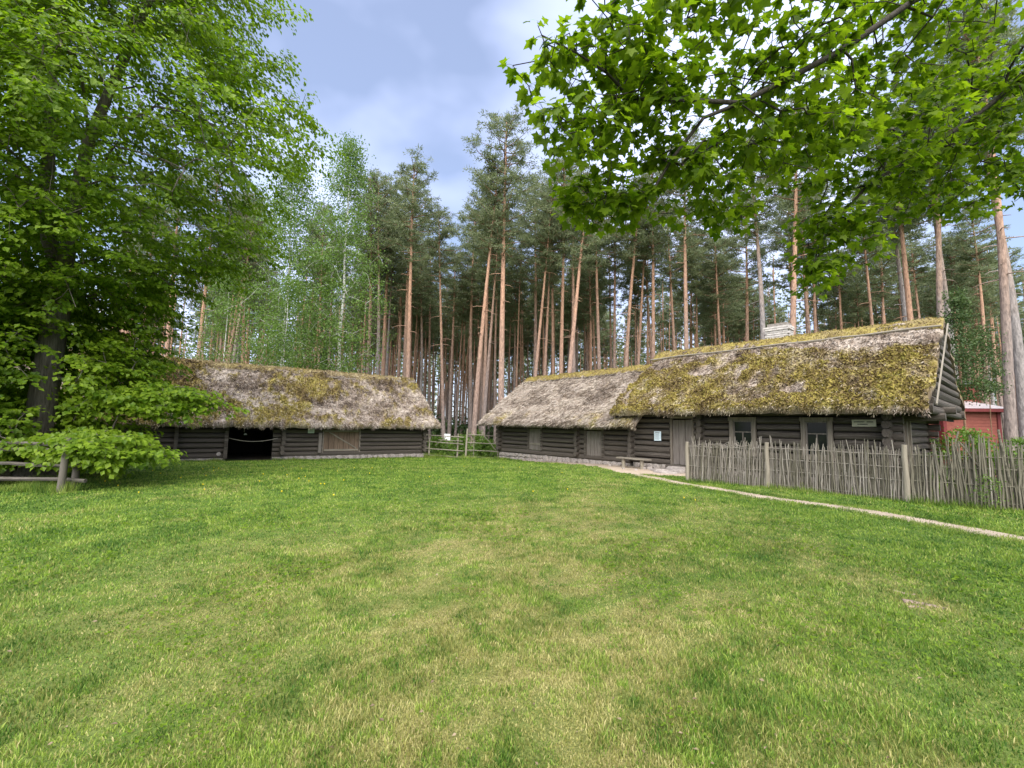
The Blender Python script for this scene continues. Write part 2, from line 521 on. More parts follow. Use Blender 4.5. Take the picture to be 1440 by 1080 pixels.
PC = resample(PATH, 0.08)
tg_ = np.gradient(PC, axis=0); tg_ /= np.linalg.norm(tg_, axis=1)[:, None]
nr = np.stack([-tg_[:, 1], tg_[:, 0]], -1)
al = np.arange(len(PC)) * 0.08
hw1 = 0.31 + 0.15 * (fbm(al * 1.5, al * 0, 41, 4) - 0.5) * 2; hw2 = 0.31 + 0.15 * (fbm(al * 1.5, al * 0 + 5, 42, 4) - 0.5) * 2
hw1 += 0.16 * (fbm(al * 6, al * 0 + 9, 43, 3) - 0.5); hw2 += 0.16 * (fbm(al * 6, al * 0 + 4, 44, 3) - 0.5)
hw1[al < 1.2] += 0.1; hw2[al < 1.2] += 0.1
cols = np.linspace(-1, 1, 7)
S = []
for c in cols:
    off = np.where(c < 0, c * hw1, c * hw2)
    p = PC + nr * off[:, None]
    z = gz(p[:, 0], p[:, 1]) + 0.012 * (1 - abs(c)) * 0 + 0.010 - 0.008 * (abs(c) > 0.99)
    S.append(np.column_stack([p, z]))
S = np.stack(S, 1); n0, n1 = S.shape[:2]
i = (np.arange(n0 - 1)[:, None] * n1 + np.arange(n1 - 1)[None]).ravel()
tag(MB().add(S.reshape(-1, 3), Q=np.stack([i, i + 1, i + n1 + 1, i + n1], -1)).build('dirt_path', DIRT, smooth=True), kind='structure')

# trodden earth along the house front, in house coordinates (s along the wall, o = 0 at the wall)
ss = np.arange(-7.2, 3.6, 0.1)
edge = -np.interp(ss, [-7.2, -5.5, -3, -1.2, 0.2, 1.2, 2.3, 3.2, 3.6], [0.12, 0.35, 0.55, 0.9, 1.9, 2.35, 2.1, 1.55, 1.2]) + (fbm(ss * 1.7, ss * 0, 51, 4) - 0.5) * 0.5
S = []
for c in np.linspace(0, 1, 12):
    o = 0.25 + (edge - 0.25) * c
    p = HA[None] + ss[:, None] * hd[None] + o[:, None] * hn[None]
    S.append(np.column_stack([p, gz(p[:, 0], p[:, 1]) + (0.014 if c < 0.99 else 0.002)]))
S = np.stack(S, 1); n0, n1 = S.shape[:2]
i = (np.arange(n0 - 1)[:, None] * n1 + np.arange(n1 - 1)[None]).ravel()
tag(MB().add(S.reshape(-1, 3), Q=np.stack([i, i + n1, i + n1 + 1, i + 1], -1)).build('trodden_earth', DIRT, smooth=True), kind='structure')


def in_dirt(x, y):
    s, o = hloc(x, y)
    e = -np.interp(s, [-7.2, -5.5, -3, -1.2, 0.2, 1.2, 2.3, 3.2, 3.6], [0.12, 0.35, 0.55, 0.9, 1.9, 2.35, 2.1, 1.55, 1.2]) + (fbm(s * 1.7, s * 0, 51, 4) - 0.5) * 0.5
    r = (s > -7.2) & (s < 3.6) & (o > e + 0.05)
    # distance to path
    d = np.full(len(x), 9.0)
    near = (x > 3.5) & (x < 10.5) & (y < 17)
    P = PC[::3]
    idx = np.where(near)[0]
    for a in range(0, len(idx), 20000):
        k = idx[a:a + 20000]
        d[k] = np.sqrt(((x[k, None] - P[None, :, 0]) ** 2 + (y[k, None] - P[None, :, 1]) ** 2).min(1))
    return r | (d < 0.14 + 0.20 * RNG.random(len(x)))


def in_building(x, y):
    s, o = hloc(x, y); b, p = bloc(x, y)
    return ((s > -9.2) & (s < 8.6) & (o > -0.02) & (o < 6.6)) | ((b > -17.4) & (b < 0.1) & (p > -0.02) & (p < 6.9))


# ------------------------------------------------------------------ pieces for log buildings
def log_mesh(name, seed, sides=8):
    r = np.random.default_rng(seed)
    X = np.array([-0.5, -0.17, 0.2, 0.5]); ang = (np.arange(sides) + 0.5) / sides * 2 * PI
    prof = 0.5 * (1 + r.uniform(-0.05, 0.05, sides))
    V = []
    for x in X:
        k = prof * (1 + r.uniform(-0.05, 0.05)); dy, dz = r.uniform(-0.03, 0.03, 2)
        ey = np.sign(np.cos(ang)) * np.abs(np.cos(ang)) ** 0.75; ez = np.sign(np.sin(ang)) * np.abs(np.sin(ang)) ** 0.8
        V.append(np.column_stack([np.full(sides, x), ey * k + dy, ez * k + dz]))
    V = np.concatenate(V)
    m = MB()
    i = np.arange(len(X) - 1)[:, None] * sides; j = np.arange(sides)[None]; k = (j + 1) % sides
    Q = np.stack([i + j, i + k, i + sides + k, i + sides + j], -1).reshape(-1, 4)
    n = len(V); V = np.concatenate([V, [[-0.5, 0, 0], [0.5, 0, 0]]]); T = []
    for s in range(sides):
        T.append([n, (s + 1) % sides, s]); T.append([n + 1, n - sides + s, n - sides + (s + 1) % sides])
    m.add(V, T, Q)
    return m.mesh(name, LOG, smooth=True, sharp=50)


LOGS = [log_mesh('log', 100 + k) for k in range(8)]


def put_log(parent, a, b, z, h, o, axis='x', depth=None, name='log', tilt=0.0):
    """a log from a to b along s (axis x) or along o (axis y)"""
    L = b - a
    me = LOGS[RNG.integers(len(LOGS))]
    c = (a + b) / 2
    dep = depth or h * 1.02
    fl = PI * int(RNG.integers(2))
    if axis == 'x':
        return link(name, me, parent, (c, o + RNG.uniform(-0.012, 0.012), z), (0, tilt + RNG.uniform(-0.0025, 0.0025), fl), (L, dep, h))
    return link(name, me, parent, (o + RNG.uniform(-0.01, 0.01), c, z), (0, 0, PI / 2 + fl), (L, dep, h))


def stone_mesh(seed):
    r = np.random.default_rng(seed)
    n = 7; ang = np.sort(r.uniform(0, 2 * PI, n) * 0.25 + np.arange(n) / n * 2 * PI * 1.0)
    V = []
    for y, k in ((0.5, 0.94), (-0.25, 1.0), (-0.5, 0.72)):
        rr = 0.5 * k * (1 + r.uniform(-0.14, 0.14, n))
        ex = np.sign(np.cos(ang)) * np.abs(np.cos(ang)) ** 0.7; ez = np.sign(np.sin(ang)) * np.abs(np.sin(ang)) ** 0.7
        V.append(np.column_stack([ex * rr, np.full(n, y) + r.uniform(-0.05, 0.05, n), ez * rr]))
    V = np.concatenate(V); i = np.array([0, n])[:, None]; j = np.arange(n)[None]; k = (j + 1) % n
    Q = np.stack([i + j, i + n + j, i + n + k, i + k], -1).reshape(-1, 4)
    V = np.concatenate([V, [[0, -0.56, 0]]]); T = [[3 * n, 2 * n + (s + 1) % n, 2 * n + s] for s in range(n)]
    return MB().add(V, T, Q).mesh('stone', STONE, smooth=True, sharp=45)


STONES = [stone_mesh(300 + k) for k in range(7)]


def foundation(parent, a, b, z0f, z1, o, rx=None, rows=1):
    """mortared field-stone footing from a to b; z0f(s) gives the ground"""
    m = MB()
    zmin = min(z0f(a), z0f(b)) - 0.15
    m.box(((a + b) / 2, o + 0.20, (zmin + z1) / 2), (b - a, 0.34, z1 - zmin))
    f = m.build('foundation', MORTAR, parent)
    x = a + 0.05
    while x < b - 0.1:
        wd = float(RNG.uniform(0.22, 0.48))
        zb = z0f(x + wd / 2) - 0.04
        hgt = z1 - zb
        nr_ = max(1, int(round(hgt / 0.24)))
        for k in range(nr_):
            hh = hgt / nr_
            link('stone', STONES[RNG.integers(7)], f, (x + wd / 2 + RNG.uniform(-.04, .04), o + 0.07, zb + hh * (k + 0.5)),
                 (RNG.uniform(-.1, .1), RNG.uniform(-.15, .15), 0), (wd * 1.06, 0.2 + RNG.uniform(-.02, .05), hh * 1.04))
        x += wd
    return f


def log_wall(parent, name, a, b, z0, rows, h, o, openings, axis='x', depth=None, extend=(0.0, 0.0), seglist=None):
    """wall part (chinking slab) with one child log per row and segment; openings = (s0, s1, zlo, zhi)"""
    m = MB()
    z1 = z0 + rows * h
    # slab pieces around the openings
    cuts = sorted(set([a, b] + [q for op in openings for q in op[:2]]))
    for u, v in zip(cuts[:-1], cuts[1:]):
        ops = [op for op in openings if op[0] <= (u + v) / 2 <= op[1]]
        if not ops: spans = [(z0, z1)]
        else: spans = [(z0, ops[0][2]), (ops[0][3], z1)]
        for lo, hi in spans:
            if hi - lo > 0.02:
                if axis == 'x': m.box(((u + v) / 2, o + 0.16, (lo + hi) / 2), (v - u, 0.08, hi - lo))
                else: m.box((o - 0.16, (u + v) / 2, (lo + hi) / 2), (0.08, v - u, hi - lo))
    wl_ = m.build(name, DARKWOOD, parent)
    for r in range(rows):
        z = z0 + (r + 0.5) * h
        segs = [(a - extend[0], b + extend[1])]
        for (s0, s1, lo, hi) in openings:
            if lo < z < hi:
                segs = [q for sg in segs for q in ((sg[0], min(sg[1], s0)), (max(sg[0], s1), sg[1])) if q[1] - q[0] > 0.05]
        for (u, v) in segs:
            if axis == 'x': put_log(wl_, u + 0.004, v - 0.004, z, h * RNG.uniform(0.86, 1.03), o + 0.10 + RNG.uniform(-.012, .012))
            else: put_log(wl_, u + 0.004, v - 0.004, z, h * RNG.uniform(0.93, 1.0), o - 0.10, 'y')
    return wl_


def stubs(parent, s, z0, rows, h, o, out=0.24, r=0.20, phase=0.5):
    """log ends of a cross wall, standing out of the front wall"""
    for k in range(rows):
        e = out + RNG.uniform(-0.05, 0.06)
        put_log(parent, o - e, o + 0.12, z0 + (k + phase) * h, h * 1.02 * RNG.uniform(0.93, 1.06), s + RNG.uniform(-.015, .015), 'y', depth=r * RNG.uniform(0.9, 1.08), name='log_end')


def plank_door(parent, name, s0, s1, z0, z1, o, n, material, brace=None, ledges=(), hinge=False, frame=FRAME, fw=0.11, label=None, frame_sides=(1, 1, 1)):
    """a door or shutter of upright boards: boards, ledges and handle are its sub-parts"""
    m = MB().box(((s0 + s1) / 2, o + 0.045, (z0 + z1) / 2), (s1 - s0 - 0.01, 0.02, z1 - z0 - 0.01))
    d = m.build(name, DARKWOOD, parent)
    if label: d['label'] = label
    ws = RNG.uniform(0.8, 1.25, n); ws = ws / ws.sum() * (s1 - s0)
    x = s0
    for k in range(n):
        bt = RNG.uniform(-0.015, 0.0)
        b_ = MB().box((0, 0, 0), (ws[k] - 0.016, 0.035, z1 - z0 + bt), jitter=0.003)
        b_.build('board', material, d, loc=(x + ws[k] / 2, o + RNG.uniform(0.005, 0.014), (z0 + z1) / 2))
        x += ws[k]
    for zl in ledges:
        MB().box((0, 0, 0), (s1 - s0 - 0.06, 0.03, 0.09), jitter=0.003).build('ledge', RAIL, d, loc=((s0 + s1) / 2, o - 0.028, zl))
    if brace:
        (ax, az), (bx, bz) = brace
        L = math.hypot(bx - ax, bz - az); an = math.atan2(bz - az, bx - ax)
        ob = MB().box((0, 0, 0), (L, 0.03, 0.055), jitter=0.002).build('brace', RAIL, d, loc=((ax + bx) / 2, o - 0.030, (az + bz) / 2))
        ob.rotation_euler = (0, -an, 0)
    MB().tube([(s1 - 0.1, o - 0.02, (z0 + z1) / 2 - 0.07), (s1 - 0.1, o - 0.06, (z0 + z1) / 2 - 0.05), (s1 - 0.1, o - 0.06, (z0 + z1) / 2 + 0.05), (s1 - 0.1, o - 0.02, (z0 + z1) / 2 + 0.07)], 0.009, 5).build('handle', IRON, d)
    for sd_, x in ((frame_sides[0], s0 - fw / 2 - 0.004), (frame_sides[1], s1 + fw / 2 + 0.004)):
        if sd_: MB().box((0, 0, 0), (fw, 0.13, z1 - z0 + 0.10), jitter=0.005).build('door_post', frame, parent, loc=(x, o + 0.005, (z0 + z1) / 2))
    if frame_sides[2]: MB().box((0, 0, 0), (s1 - s0 + 2 * fw, 0.12, 0.10), jitter=0.004).build('lintel', RAIL, parent, loc=((s0 + s1) / 2, o + 0.012, z1 + 0.105))
    return d


def window(parent, s0, s1, z0, z1, o):
    fw = 0.125
    wn_ = MB()
    wn_.box((s0 + fw / 2, 0, (z0 + z1) / 2), (fw, 0.09, z1 - z0), jitter=0.003)
    wn_.box((s1 - fw / 2, 0, (z0 + z1) / 2), (fw, 0.09, z1 - z0), jitter=0.003)
    wn_.box(((s0 + s1) / 2, -0.004, z1 - fw / 2), (s1 - s0 + 0.06, 0.09, fw), jitter=0.003)
    wn_.box(((s0 + s1) / 2, -0.004, z0 + fw / 2), (s1 - s0 + 0.04, 0.11, fw), jitter=0.003)
    f = wn_.build('window', FRAME, parent, loc=(0, o, 0))
    a, b, lo, hi = s0 + fw, s1 - fw, z0 + fw, z1 - fw
    zt = hi - (hi - lo) * 0.36
    sash = MB()
    for x in (a + 0.02, b - 0.02): sash.box((x, 0.03, (lo + hi) / 2), (0.04, 0.04, hi - lo))
    sash.box(((a + b) / 2, 0.028, hi - 0.02), (b - a, 0.04, 0.04)); sash.box(((a + b) / 2, 0.028, lo + 0.02), (b - a, 0.04, 0.04))
    sash.box(((a + b) / 2, 0.026, zt), (b - a - 0.02, 0.04, 0.035))
    sash.box(((a + b) / 2, 0.024, (lo + zt) / 2), (0.035, 0.04, zt - lo - 0.03))
    sash.build('sash', PLANKV, f)
    for (u, v, p, q) in ((a + .03, b - .03, zt + .01, hi - .03), (a + .03, (a + b) / 2 - .01, lo + .03, zt - .01), ((a + b) / 2 + .01, b - .03, lo + .03, zt - .01)):
        MB().box(((u + v) / 2, 0.045, (p + q) / 2), (v - u, 0.006, q - p)).build('pane', GLASS, f)
    MB().box(((s0 + s1) / 2, 0.30, (z0 + z1) / 2), (s1 - s0, 0.02, z1 - z0)).build('window_backing', DARKWOOD, f)  # dark panel closing the opening behind the panes
    return f


# ---- thatched roofs
def thatch_slope(mb, fz, s0, s1, L, pts, thick, mossf, seed, ds=0.07, dl=0.07, amp=1.0, sag=0.0, pale=0.0):
    """one slope: pts = eave point (o, z), ridge point (o, z); a displaced slab with ragged eave and verges"""
    (eo, ez), (ro, rz) = pts
    dirv = np.array([ro - eo, rz - ez]); SL = np.linalg.norm(dirv); dirv = dirv / SL
    nrm = np.array([-dirv[1], dirv[0]]) * (1 if ro > eo else -1)
    nu = int((s1 - s0) / ds) + 1; nv = int(SL / dl) + 1
    U, T = np.meshgrid(np.linspace(s0, s1, nu), np.linspace(0, SL, nv))
    ms = mossf(U, T / SL)
    sgn = seed * 10
    h = (fbm(U * 1.1, T * 0.8, sgn + 1, 4) - 0.5) * 0.16 + (fbm(U * 7, T * 2.6, sgn + 2, 4) - 0.5) * 0.15 + (fbm(U * 4, T * 6, sgn + 4, 3) - 0.5) * 0.08
    h = h + ms * (0.03 + 0.34 * (fbm(U * 3.4, T * 3.4, sgn + 3, 4) - 0.35))
    # courses: each layer of thatch ends in a small step
    h = h + 0.028 * (((T + 0.25 * fbm(U * 0.7, T * 0 + 3, sgn + 6, 3)) / 0.62) % 1.0) * -1
    h = h * amp
    e = (fbm(U[0] * 3.5, U[0] * 0, sgn + 7, 4) - 0.5) * 0.16
    T2 = T + (1 - T / SL) ** 6 * e[None]
    vg = (fbm(T[:, 0] * 3, T[:, 0] * 0 + 2, sgn + 9, 3) - 0.5) * 0.14
    U2 = U + vg[:, None] * (np.clip(1 - (U - s0) / 0.4, 0, 1) - np.clip(1 - (s1 - U) / 0.4, 0, 1))
    edge = np.minimum(1, np.minimum(U - s0, s1 - U) / 0.25); edge = np.sqrt(np.clip(edge, 0, 1))
    edv = np.sqrt(np.clip(T / 0.22, 0, 1))
    H = thick * (0.45 + 0.55 * edv) * (0.6 + 0.4 * edge) + h
    sg = -sag * np.sin(np.clip((U - s0) / (s1 - s0), 0, 1) * PI)
    O = eo + dirv[0] * T2 + nrm[0] * H
    Z = ez + dirv[1] * T2 + nrm[1] * H + sg
    top = np.stack([U2, O, Z], -1).reshape(-1, 3)
    Ob = eo + dirv[0] * T2; Zb = ez + dirv[1] * T2 + sg
    bot = np.stack([U2, Ob, Zb], -1).reshape(-1, 3)
    k = (np.arange(nv - 1)[:, None] * nu + np.arange(nu - 1)[None]).ravel()
    q = np.stack([k, k + 1, k + nu + 1, k + nu], -1)
    if ro < eo: q = q[:, ::-1]
    tone = (fbm(U * 1.4, T * 1.6, sgn + 14, 5) - 0.5) * 1.5 + 0.22 * (0.55 - T / SL) + pale
    rnd = np.clip(fbm(U * 14, T * 3.5, sgn + 12, 4) * 0.9 + tone * 0.8 + 0.02, 0, 1).ravel()
    mb.add(top, Q=q, moss=ms.ravel(), rnd=rnd)
    N = len(top)
    # underside and rims
    kk = [0, nu - 1, nu * nv - nu, nu * nv - 1]
    mb.add(bot, Q=q[:, ::-1], moss=0, rnd=rnd * 0.6)
    base = mb.n - 2 * N
    rim = []
    r0 = np.arange(nu - 1); c0 = np.arange(nv - 1)
    def strip(a, b):
        rim.append(np.stack([a, b, b + N, a + N], -1))
    strip(r0 + 1, r0); strip(c0 * nu, (c0 + 1) * nu); strip((c0 + 1) * nu + nu - 1, c0 * nu + nu - 1)
    rq = np.concatenate(rim) + base
    mb.q.append(rq)
    return (top.reshape(nv, nu, 3), tone), ms, nrm, dirv


def thatch_fuzz(top, ms, nrm, dirv, n_straw, n_moss, seed, name, parent, clean_len=0.22):
    """loose straw ends and moss tufts over a slope"""
    r = np.random.default_rng(seed)
    top, tone = top
    nv, nu = ms.shape
    mb = MB()
    for kind, n in (('s', n_straw), ('m', n_moss), ('e', int(nu * 26))):
        iv = r.uniform(0, nv - 1.001, n) if kind != 'e' else r.uniform(0, 1.2, n); iu = r.uniform(0, nu - 1.001, n)
        a = iv.astype(int); b = iu.astype(int)
        m_ = ms[a, b]
        keep = (r.random(n) < (1 - m_) * 0.9 + 0.12) if kind == 's' else (r.random(n) < m_ + (kind == 'e'))
        a, b, iv, iu, m_ = a[keep], b[keep], iv[keep], iu[keep], m_[keep]
        fv = (iv - a)[:, None]; fu = (iu - b)[:, None]
        P = (top[a, b] * (1 - fu) + top[a, b + 1] * fu) * (1 - fv) + (top[a + 1, b] * (1 - fu) + top[a + 1, b + 1] * fu) * fv
        k = len(P)
        dn = np.array([0, -dirv[0], -dirv[1]]); nn = np.array([0, nrm[0], nrm[1]]); sd_ = np.array([1.0, 0, 0])
        if kind == 's':
            L = r.uniform(0.4, 1.0, k) * clean_len; wd = r.uniform(0.008, 0.024, k)
            D = dn + nn * r.uniform(-0.02, 0.42, k)[:, None] + sd_ * r.normal(0, 0.33, k)[:, None]
        elif kind == 'e':
            P = P - nn * (r.random(k) ** 1.5 * 0.16)[:, None] - dn * 0.02
            L = r.uniform(0.04, 0.15, k); wd = r.uniform(0.008, 0.022, k)
            D = dn + np.array([0, 0, -0.35]) + nn * r.uniform(-0.15, 0.15, k)[:, None] + sd_ * r.normal(0, 0.35, k)[:, None]
        else:
            L = r.uniform(0.03, 0.10, k); wd = r.uniform(0.018, 0.045, k)
            D = nn * r.uniform(0.3, 1.0, k)[:, None] + dn * r.uniform(-0.6, 0.9, k)[:, None] + sd_ * r.normal(0, 0.55, k)[:, None]
        D /= np.linalg.norm(D, axis=1)[:, None]
        W = np.cross(D, r.normal(0, 1, (k, 3)) * 0.6 + nn); W /= np.linalg.norm(W, axis=1)[:, None] + 1e-9
        tip = P + D * L[:, None]
        Vv = np.stack([P - W * wd[:, None], P + W * wd[:, None], tip], 1).reshape(-1, 3)
        mv = np.clip(m_ if kind == 'm' else m_ * (0.35 if kind == 's' else 0.5), 0, 1)
        if kind == 'm': mv = np.clip(mv * 1.3, 0, 1)
        mb.add(Vv, T=np.arange(3 * k).reshape(-1, 3), moss=np.repeat(mv, 3), rnd=np.repeat(np.clip(0.5 + (r.random(k) - 0.5) * 1.05 + tone[a, b] * 0.8, 0, 1), 3))
    return tag(mb.build(name, THATCH, parent), kind='stuff')


def ridge_cap(parent, s0, s1, o, z, half, drop, seed, moss=1.0, droops=0.0):
    """turf and moss laid over the ridge, a hump of thatch"""
    mb = MB(); nu = int((s1 - s0) / 0.07); nv = 15
    U, A = np.meshgrid(np.linspace(s0, s1, nu), np.linspace(-1, 1, nv))
    O = o + A * half; Zc = z - np.abs(A) ** 1.25 * drop
    n_ = (fbm(U * 3, A * 2, seed, 4) - 0.5) * 0.11 + (fbm(U * 11, A * 5, seed + 4, 3) - 0.5) * 0.06
    edge = np.sqrt(np.clip(np.minimum(U - s0, s1 - U) / 0.2, 0, 1))
    Z = Zc + (0.10 * (1 - 0.55 * np.abs(A)) + n_) * (0.45 + 0.55 * edge)
    V = np.stack([U + 0 * A, O, Z], -1).reshape(-1, 3)
    k = (np.arange(nv - 1)[:, None] * nu + np.arange(nu - 1)[None]).ravel()
    ms = np.clip((0.55 + fbm(U * 1.6, A * 1.5, seed + 9, 3) * 0.9) * moss, 0, 1)
    mb.add(V, Q=np.stack([k, k + 1, k + nu + 1, k + nu], -1), moss=ms.ravel(), rnd=fbm(U * 9, A * 4, seed + 3, 3).ravel())
    B = V.copy(); B[:, 2] -= 0.16
    mb.add(B, Q=np.stack([k, k + nu, k + nu + 1, k + 1], -1), moss=0, rnd=0.3)
    N = len(V); r0 = np.arange(nu - 1); c0 = np.arange(nv - 1); base = mb.n - 2 * N
    rims = [np.stack([r0, r0 + N, r0 + 1 + N, r0 + 1], -1), np.stack([N - nu + r0 + 1, 2 * N - nu + r0 + 1, 2 * N - nu + r0, N - nu + r0], -1),
            np.stack([c0 * nu, (c0 + 1) * nu, (c0 + 1) * nu + N, c0 * nu + N], -1), np.stack([c0 * nu + nu - 1, c0 * nu + nu - 1 + N, (c0 + 1) * nu + nu - 1 + N, (c0 + 1) * nu + nu - 1], -1)]
    mb.q.append(np.concatenate(rims) + base)
    ob = mb.build('ridge_cap', THATCH, parent, smooth=True, sharp=60)
    top = V.reshape(nv, nu, 3)[: nv // 2 + 1]
    r = np.random.default_rng(seed)
    fz = MB(); n = int((s1 - s0) * 900)
    a = r.integers(0, nv - 1, n); b = r.integers(0, nu - 1, n)
    P = V.reshape(nv, nu, 3)[a, b] + r.uniform(-0.05, 0.05, (n, 3)) * np.array([1, 0.6, 0.1])
    mm = ms[a, b]
    D = r.normal(0, 0.6, (n, 3)) + np.array([0, 0, 0.8]); D /= np.linalg.norm(D, axis=1)[:, None]
    W = np.cross(D, r.normal(0, 1, (n, 3))); W /= np.linalg.norm(W, axis=1)[:, None]
    L = r.uniform(0.025, 0.07, n)[:, None] * (1 + droops * (r.random(n)[:, None] < 0.06) * 2)
    Vv = np.stack([P - W * 0.016, P + W * 0.016, P + D * L], 1).reshape(-1, 3)
    fz.add(Vv, T=np.arange(3 * n).reshape(-1, 3), moss=np.repeat(np.clip(mm + 0.1, 0, 1), 3), rnd=np.repeat(r.random(n), 3))
    tag(fz.build('ridge_moss', THATCH, ob), kind='stuff')
    return ob


def pole(parent, name, a, b, r, material=RAIL, sag=0.0, n=6, sides=6):
    a = np.array(a, float); b = np.array(b, float)
    c = (a + b) / 2; L = np.linalg.norm(b - a)
    P = np.linspace(-L / 2, L / 2, n); P = np.column_stack([P, RNG.uniform(-1, 1, n) * r * 0.5, RNG.uniform(-1, 1, n) * r * 0.5 - sag * (1 - (np.linspace(-1, 1, n)) ** 2)])
    ob = MB().tube(P, r * RNG.uniform(0.85, 1.12, n), sides).build(name, material, parent, smooth=True, sharp=50, loc=tuple(c))
    ob.rotation_mode = 'QUATERNION'
    ob.rotation_quaternion = Vector(b - a).to_track_quat('X', 'Z')
    return ob


# ------------------------------------------------------------------ the dwelling house (right)
house = thing('log_house', 'long dark log house with thick mossy thatched roof behind the wattle fence', 'house', (HA[0], HA[1], 0), HROT)
hw = 0.235
dw = log_wall(house, 'wall', 0.0, 8.5, 0.20, 9, hw, 0.0, [(1.72, 2.70, 0.22, 2.02), (4.02, 4.96, 0.72, 2.10), (6.24, 7.14, 0.72, 2.08)], extend=(0.22, 0.24))
stubs(dw, 0.0, 0.20, 8, hw, 0.0, phase=0.98)
stubs(dw, 3.02, 0.20, 9, hw, 0.0, out=0.22, phase=0.98)
stubs(dw, 8.42, 0.20, 8, hw, 0.0, out=0.30, phase=0.98)
# top plate log and gable-end wall
put_log(dw, -0.3, 9.2, 0.20 + 9.45 * hw, 0.23, -0.04)
put_log(dw, -0.2, 9.0, 0.20 + 9.3 * hw, 0.2, -0.42)
gw = log_wall(house, 'wall', 0.0, 6.5, 0.20 + hw * 0.5, 9, hw, 8.5, [(1.35, 2.05, 0.3, 1.95)], axis='y', extend=(0.0, 0.28))
for k in range(9):     # log ends of the rear wall seen on the gable side
    put_log(gw, 8.4, 8.82 + RNG.uniform(-.06, .06), 0.20 + (k + 0.95) * hw, hw, 6.25)
back = MB().box((4.25, 6.45, 1.25), (8.5, 0.12, 2.3)).box((0.06, 3.25, 1.25), (0.12, 6.4, 2.3))
back.build('wall', DARKWOOD, house)
foundation(house, 0.0, 8.5, lambda s: gzf(*(HA + hd * s)), 0.20, 0.0)
MB().box((8.36, 3.25, 0.05), (0.24, 6.4, 0.38)).build('foundation', MORTAR, house)
door = plank_door(house, 'door', 1.80, 2.62, 0.24, 1.98, 0.10, 3, PLANKV, fw=0.10)
window(house, 4.06, 4.94, 0.74, 2.07, -0.02)
window(house, 6.28, 7.12, 0.74, 2.05, -0.02)
# narrow plank door on the gable side
sdoor = MB()
for (y, ww) in ((1.42, 0.12), (1.98, 0.12)): sdoor.box((8.57, y, 1.1), (0.10, ww, 1.75), jitter=0.004)
sdoor.box((8.53, 1.70, 1.1), (0.05, 0.44, 1.70), jitter=0.004)
sdoor.build('door', FRAME, house)
# overhanging gable: stacked logs stepping in towards the ridge
gab = MB()
gab.add([(9.12, -0.45, 2.05), (9.12, 7.2, 2.05), (9.12, 3.25, 4.95)], T=[[0, 1, 2]])
gab.add([(9.08, -0.45, 2.05), (9.08, 7.2, 2.05), (9.08, 3.25, 4.95)], T=[[2, 1, 0]])
gb = gab.build('gable', DARKWOOD, house)
for k in range(11):
    z = 2.26 + k * 0.245
    half = 4.0 * (1 - (z - 2.15) / 2.95) - 0.05
    if half < 0.15: break
    put_log(gb, 3.25 - half * 0.92, 3.25 + half + 0.16 + RNG.uniform(-.06, .06), z, 0.235, 9.28, 'y', depth=0.24)
put_log(gb, 8.2, 9.62, 2.30, 0.22, 2.1)
put_log(gb, 8.2, 9.48, 2.08, 0.22, 1.2)
put_log(gb, 8.4, 9.45, 2.32, 0.24, 6.6)
put_log(gb, 8.3, 9.40, 2.28, 0.24, -0.25)
pole(gb, 'strut', (8.95, 0.55, 2.15), (9.28, 1.5, 3.35), 0.07, LOG)


def moss_house(u, t):
    # u along the wall, t 0 at the eave .. 1 at the ridge
    n = fbm(u * 0.75 + 1.3, t * 4.2 * 0.9, 71, 4)
    n2 = fbm(u * 3.2, t * 9, 72, 3)
    lim = 0.86 - 0.14 * sstep(3.5, 8.5, u) + 0.05 * (n2 - 0.5)
    m = sstep(0.30, 0.46, n * 0.55 + n2 * 0.45 - 0.10 * sstep(0.35, 0.85, t)) * (1 - sstep(lim - 0.05, lim + 0.03, t))
    bare = sstep(0.52, 0.66, fbm(u * 0.9 + 7, t * 5 + 2, 75, 3)) * sstep(5.2, 7.0, u) * sstep(0.38, 0.55, t)
    m = m * (1 - 0.75 * bare) * (0.55 + 0.45 * sstep(0.35, 0.6, fbm(u * 2.1, t * 7, 77, 4)))
    m = np.maximum(m, 0.95 * (1 - sstep(0.02, 0.12, t)) * (t > 0.01))
    return np.clip(m, 0, 1)


ro = MB()
top, ms, nrm, dv = thatch_slope(ro, None, -0.62, 9.38, 5, ((-0.78, 2.12), (3.25, 4.98)), 0.24, moss_house, 1, sag=-0.03)
thatch_slope(ro, None, -0.62, 9.42, 5, ((7.28, 2.12), (3.25, 4.98)), 0.20, moss_house, 2, ds=0.16, dl=0.16)
hr = ro.build('roof', THATCH, house, smooth=True, sharp=70)
thatch_fuzz(top, ms, nrm, dv, 22000, 62000, 5, 'roof_moss', hr)
ridge_cap(hr, -0.75, 9.42, 3.25, 5.24, 0.50, 0.36, 81)
for k in range(4):
    a, b = -0.78 + k * 2.55, -0.78 + (k + 1) * 2.55 - 0.02
    pole(hr, 'ridge_pole', (a, 2.66, 4.945 + RNG.uniform(-.01, .01)), (b, 2.66, 4.945 + RNG.uniform(-.01, .01)), 0.036, RAIL)
vb = MB().box((0, 0, 0), (4.7, 0.07, 0.05), jitter=0.006).build('verge_board', RAIL, hr, loc=(9.50, 1.32, 3.72))
vb.rotation_euler = Euler((math.radians(90), -math.atan2(2.86, 4.03), PI / 2), 'XYZ')
vb.rotation_mode = 'QUATERNION'
vb.rotation_quaternion = (Matrix(((0, 0, 1), (4.03 / 4.94, -2.86 / 4.94, 0), (2.86 / 4.94, 4.03 / 4.94, 0)))).to_quaternion()
vb.scale = (1, 0.7, 0.6)
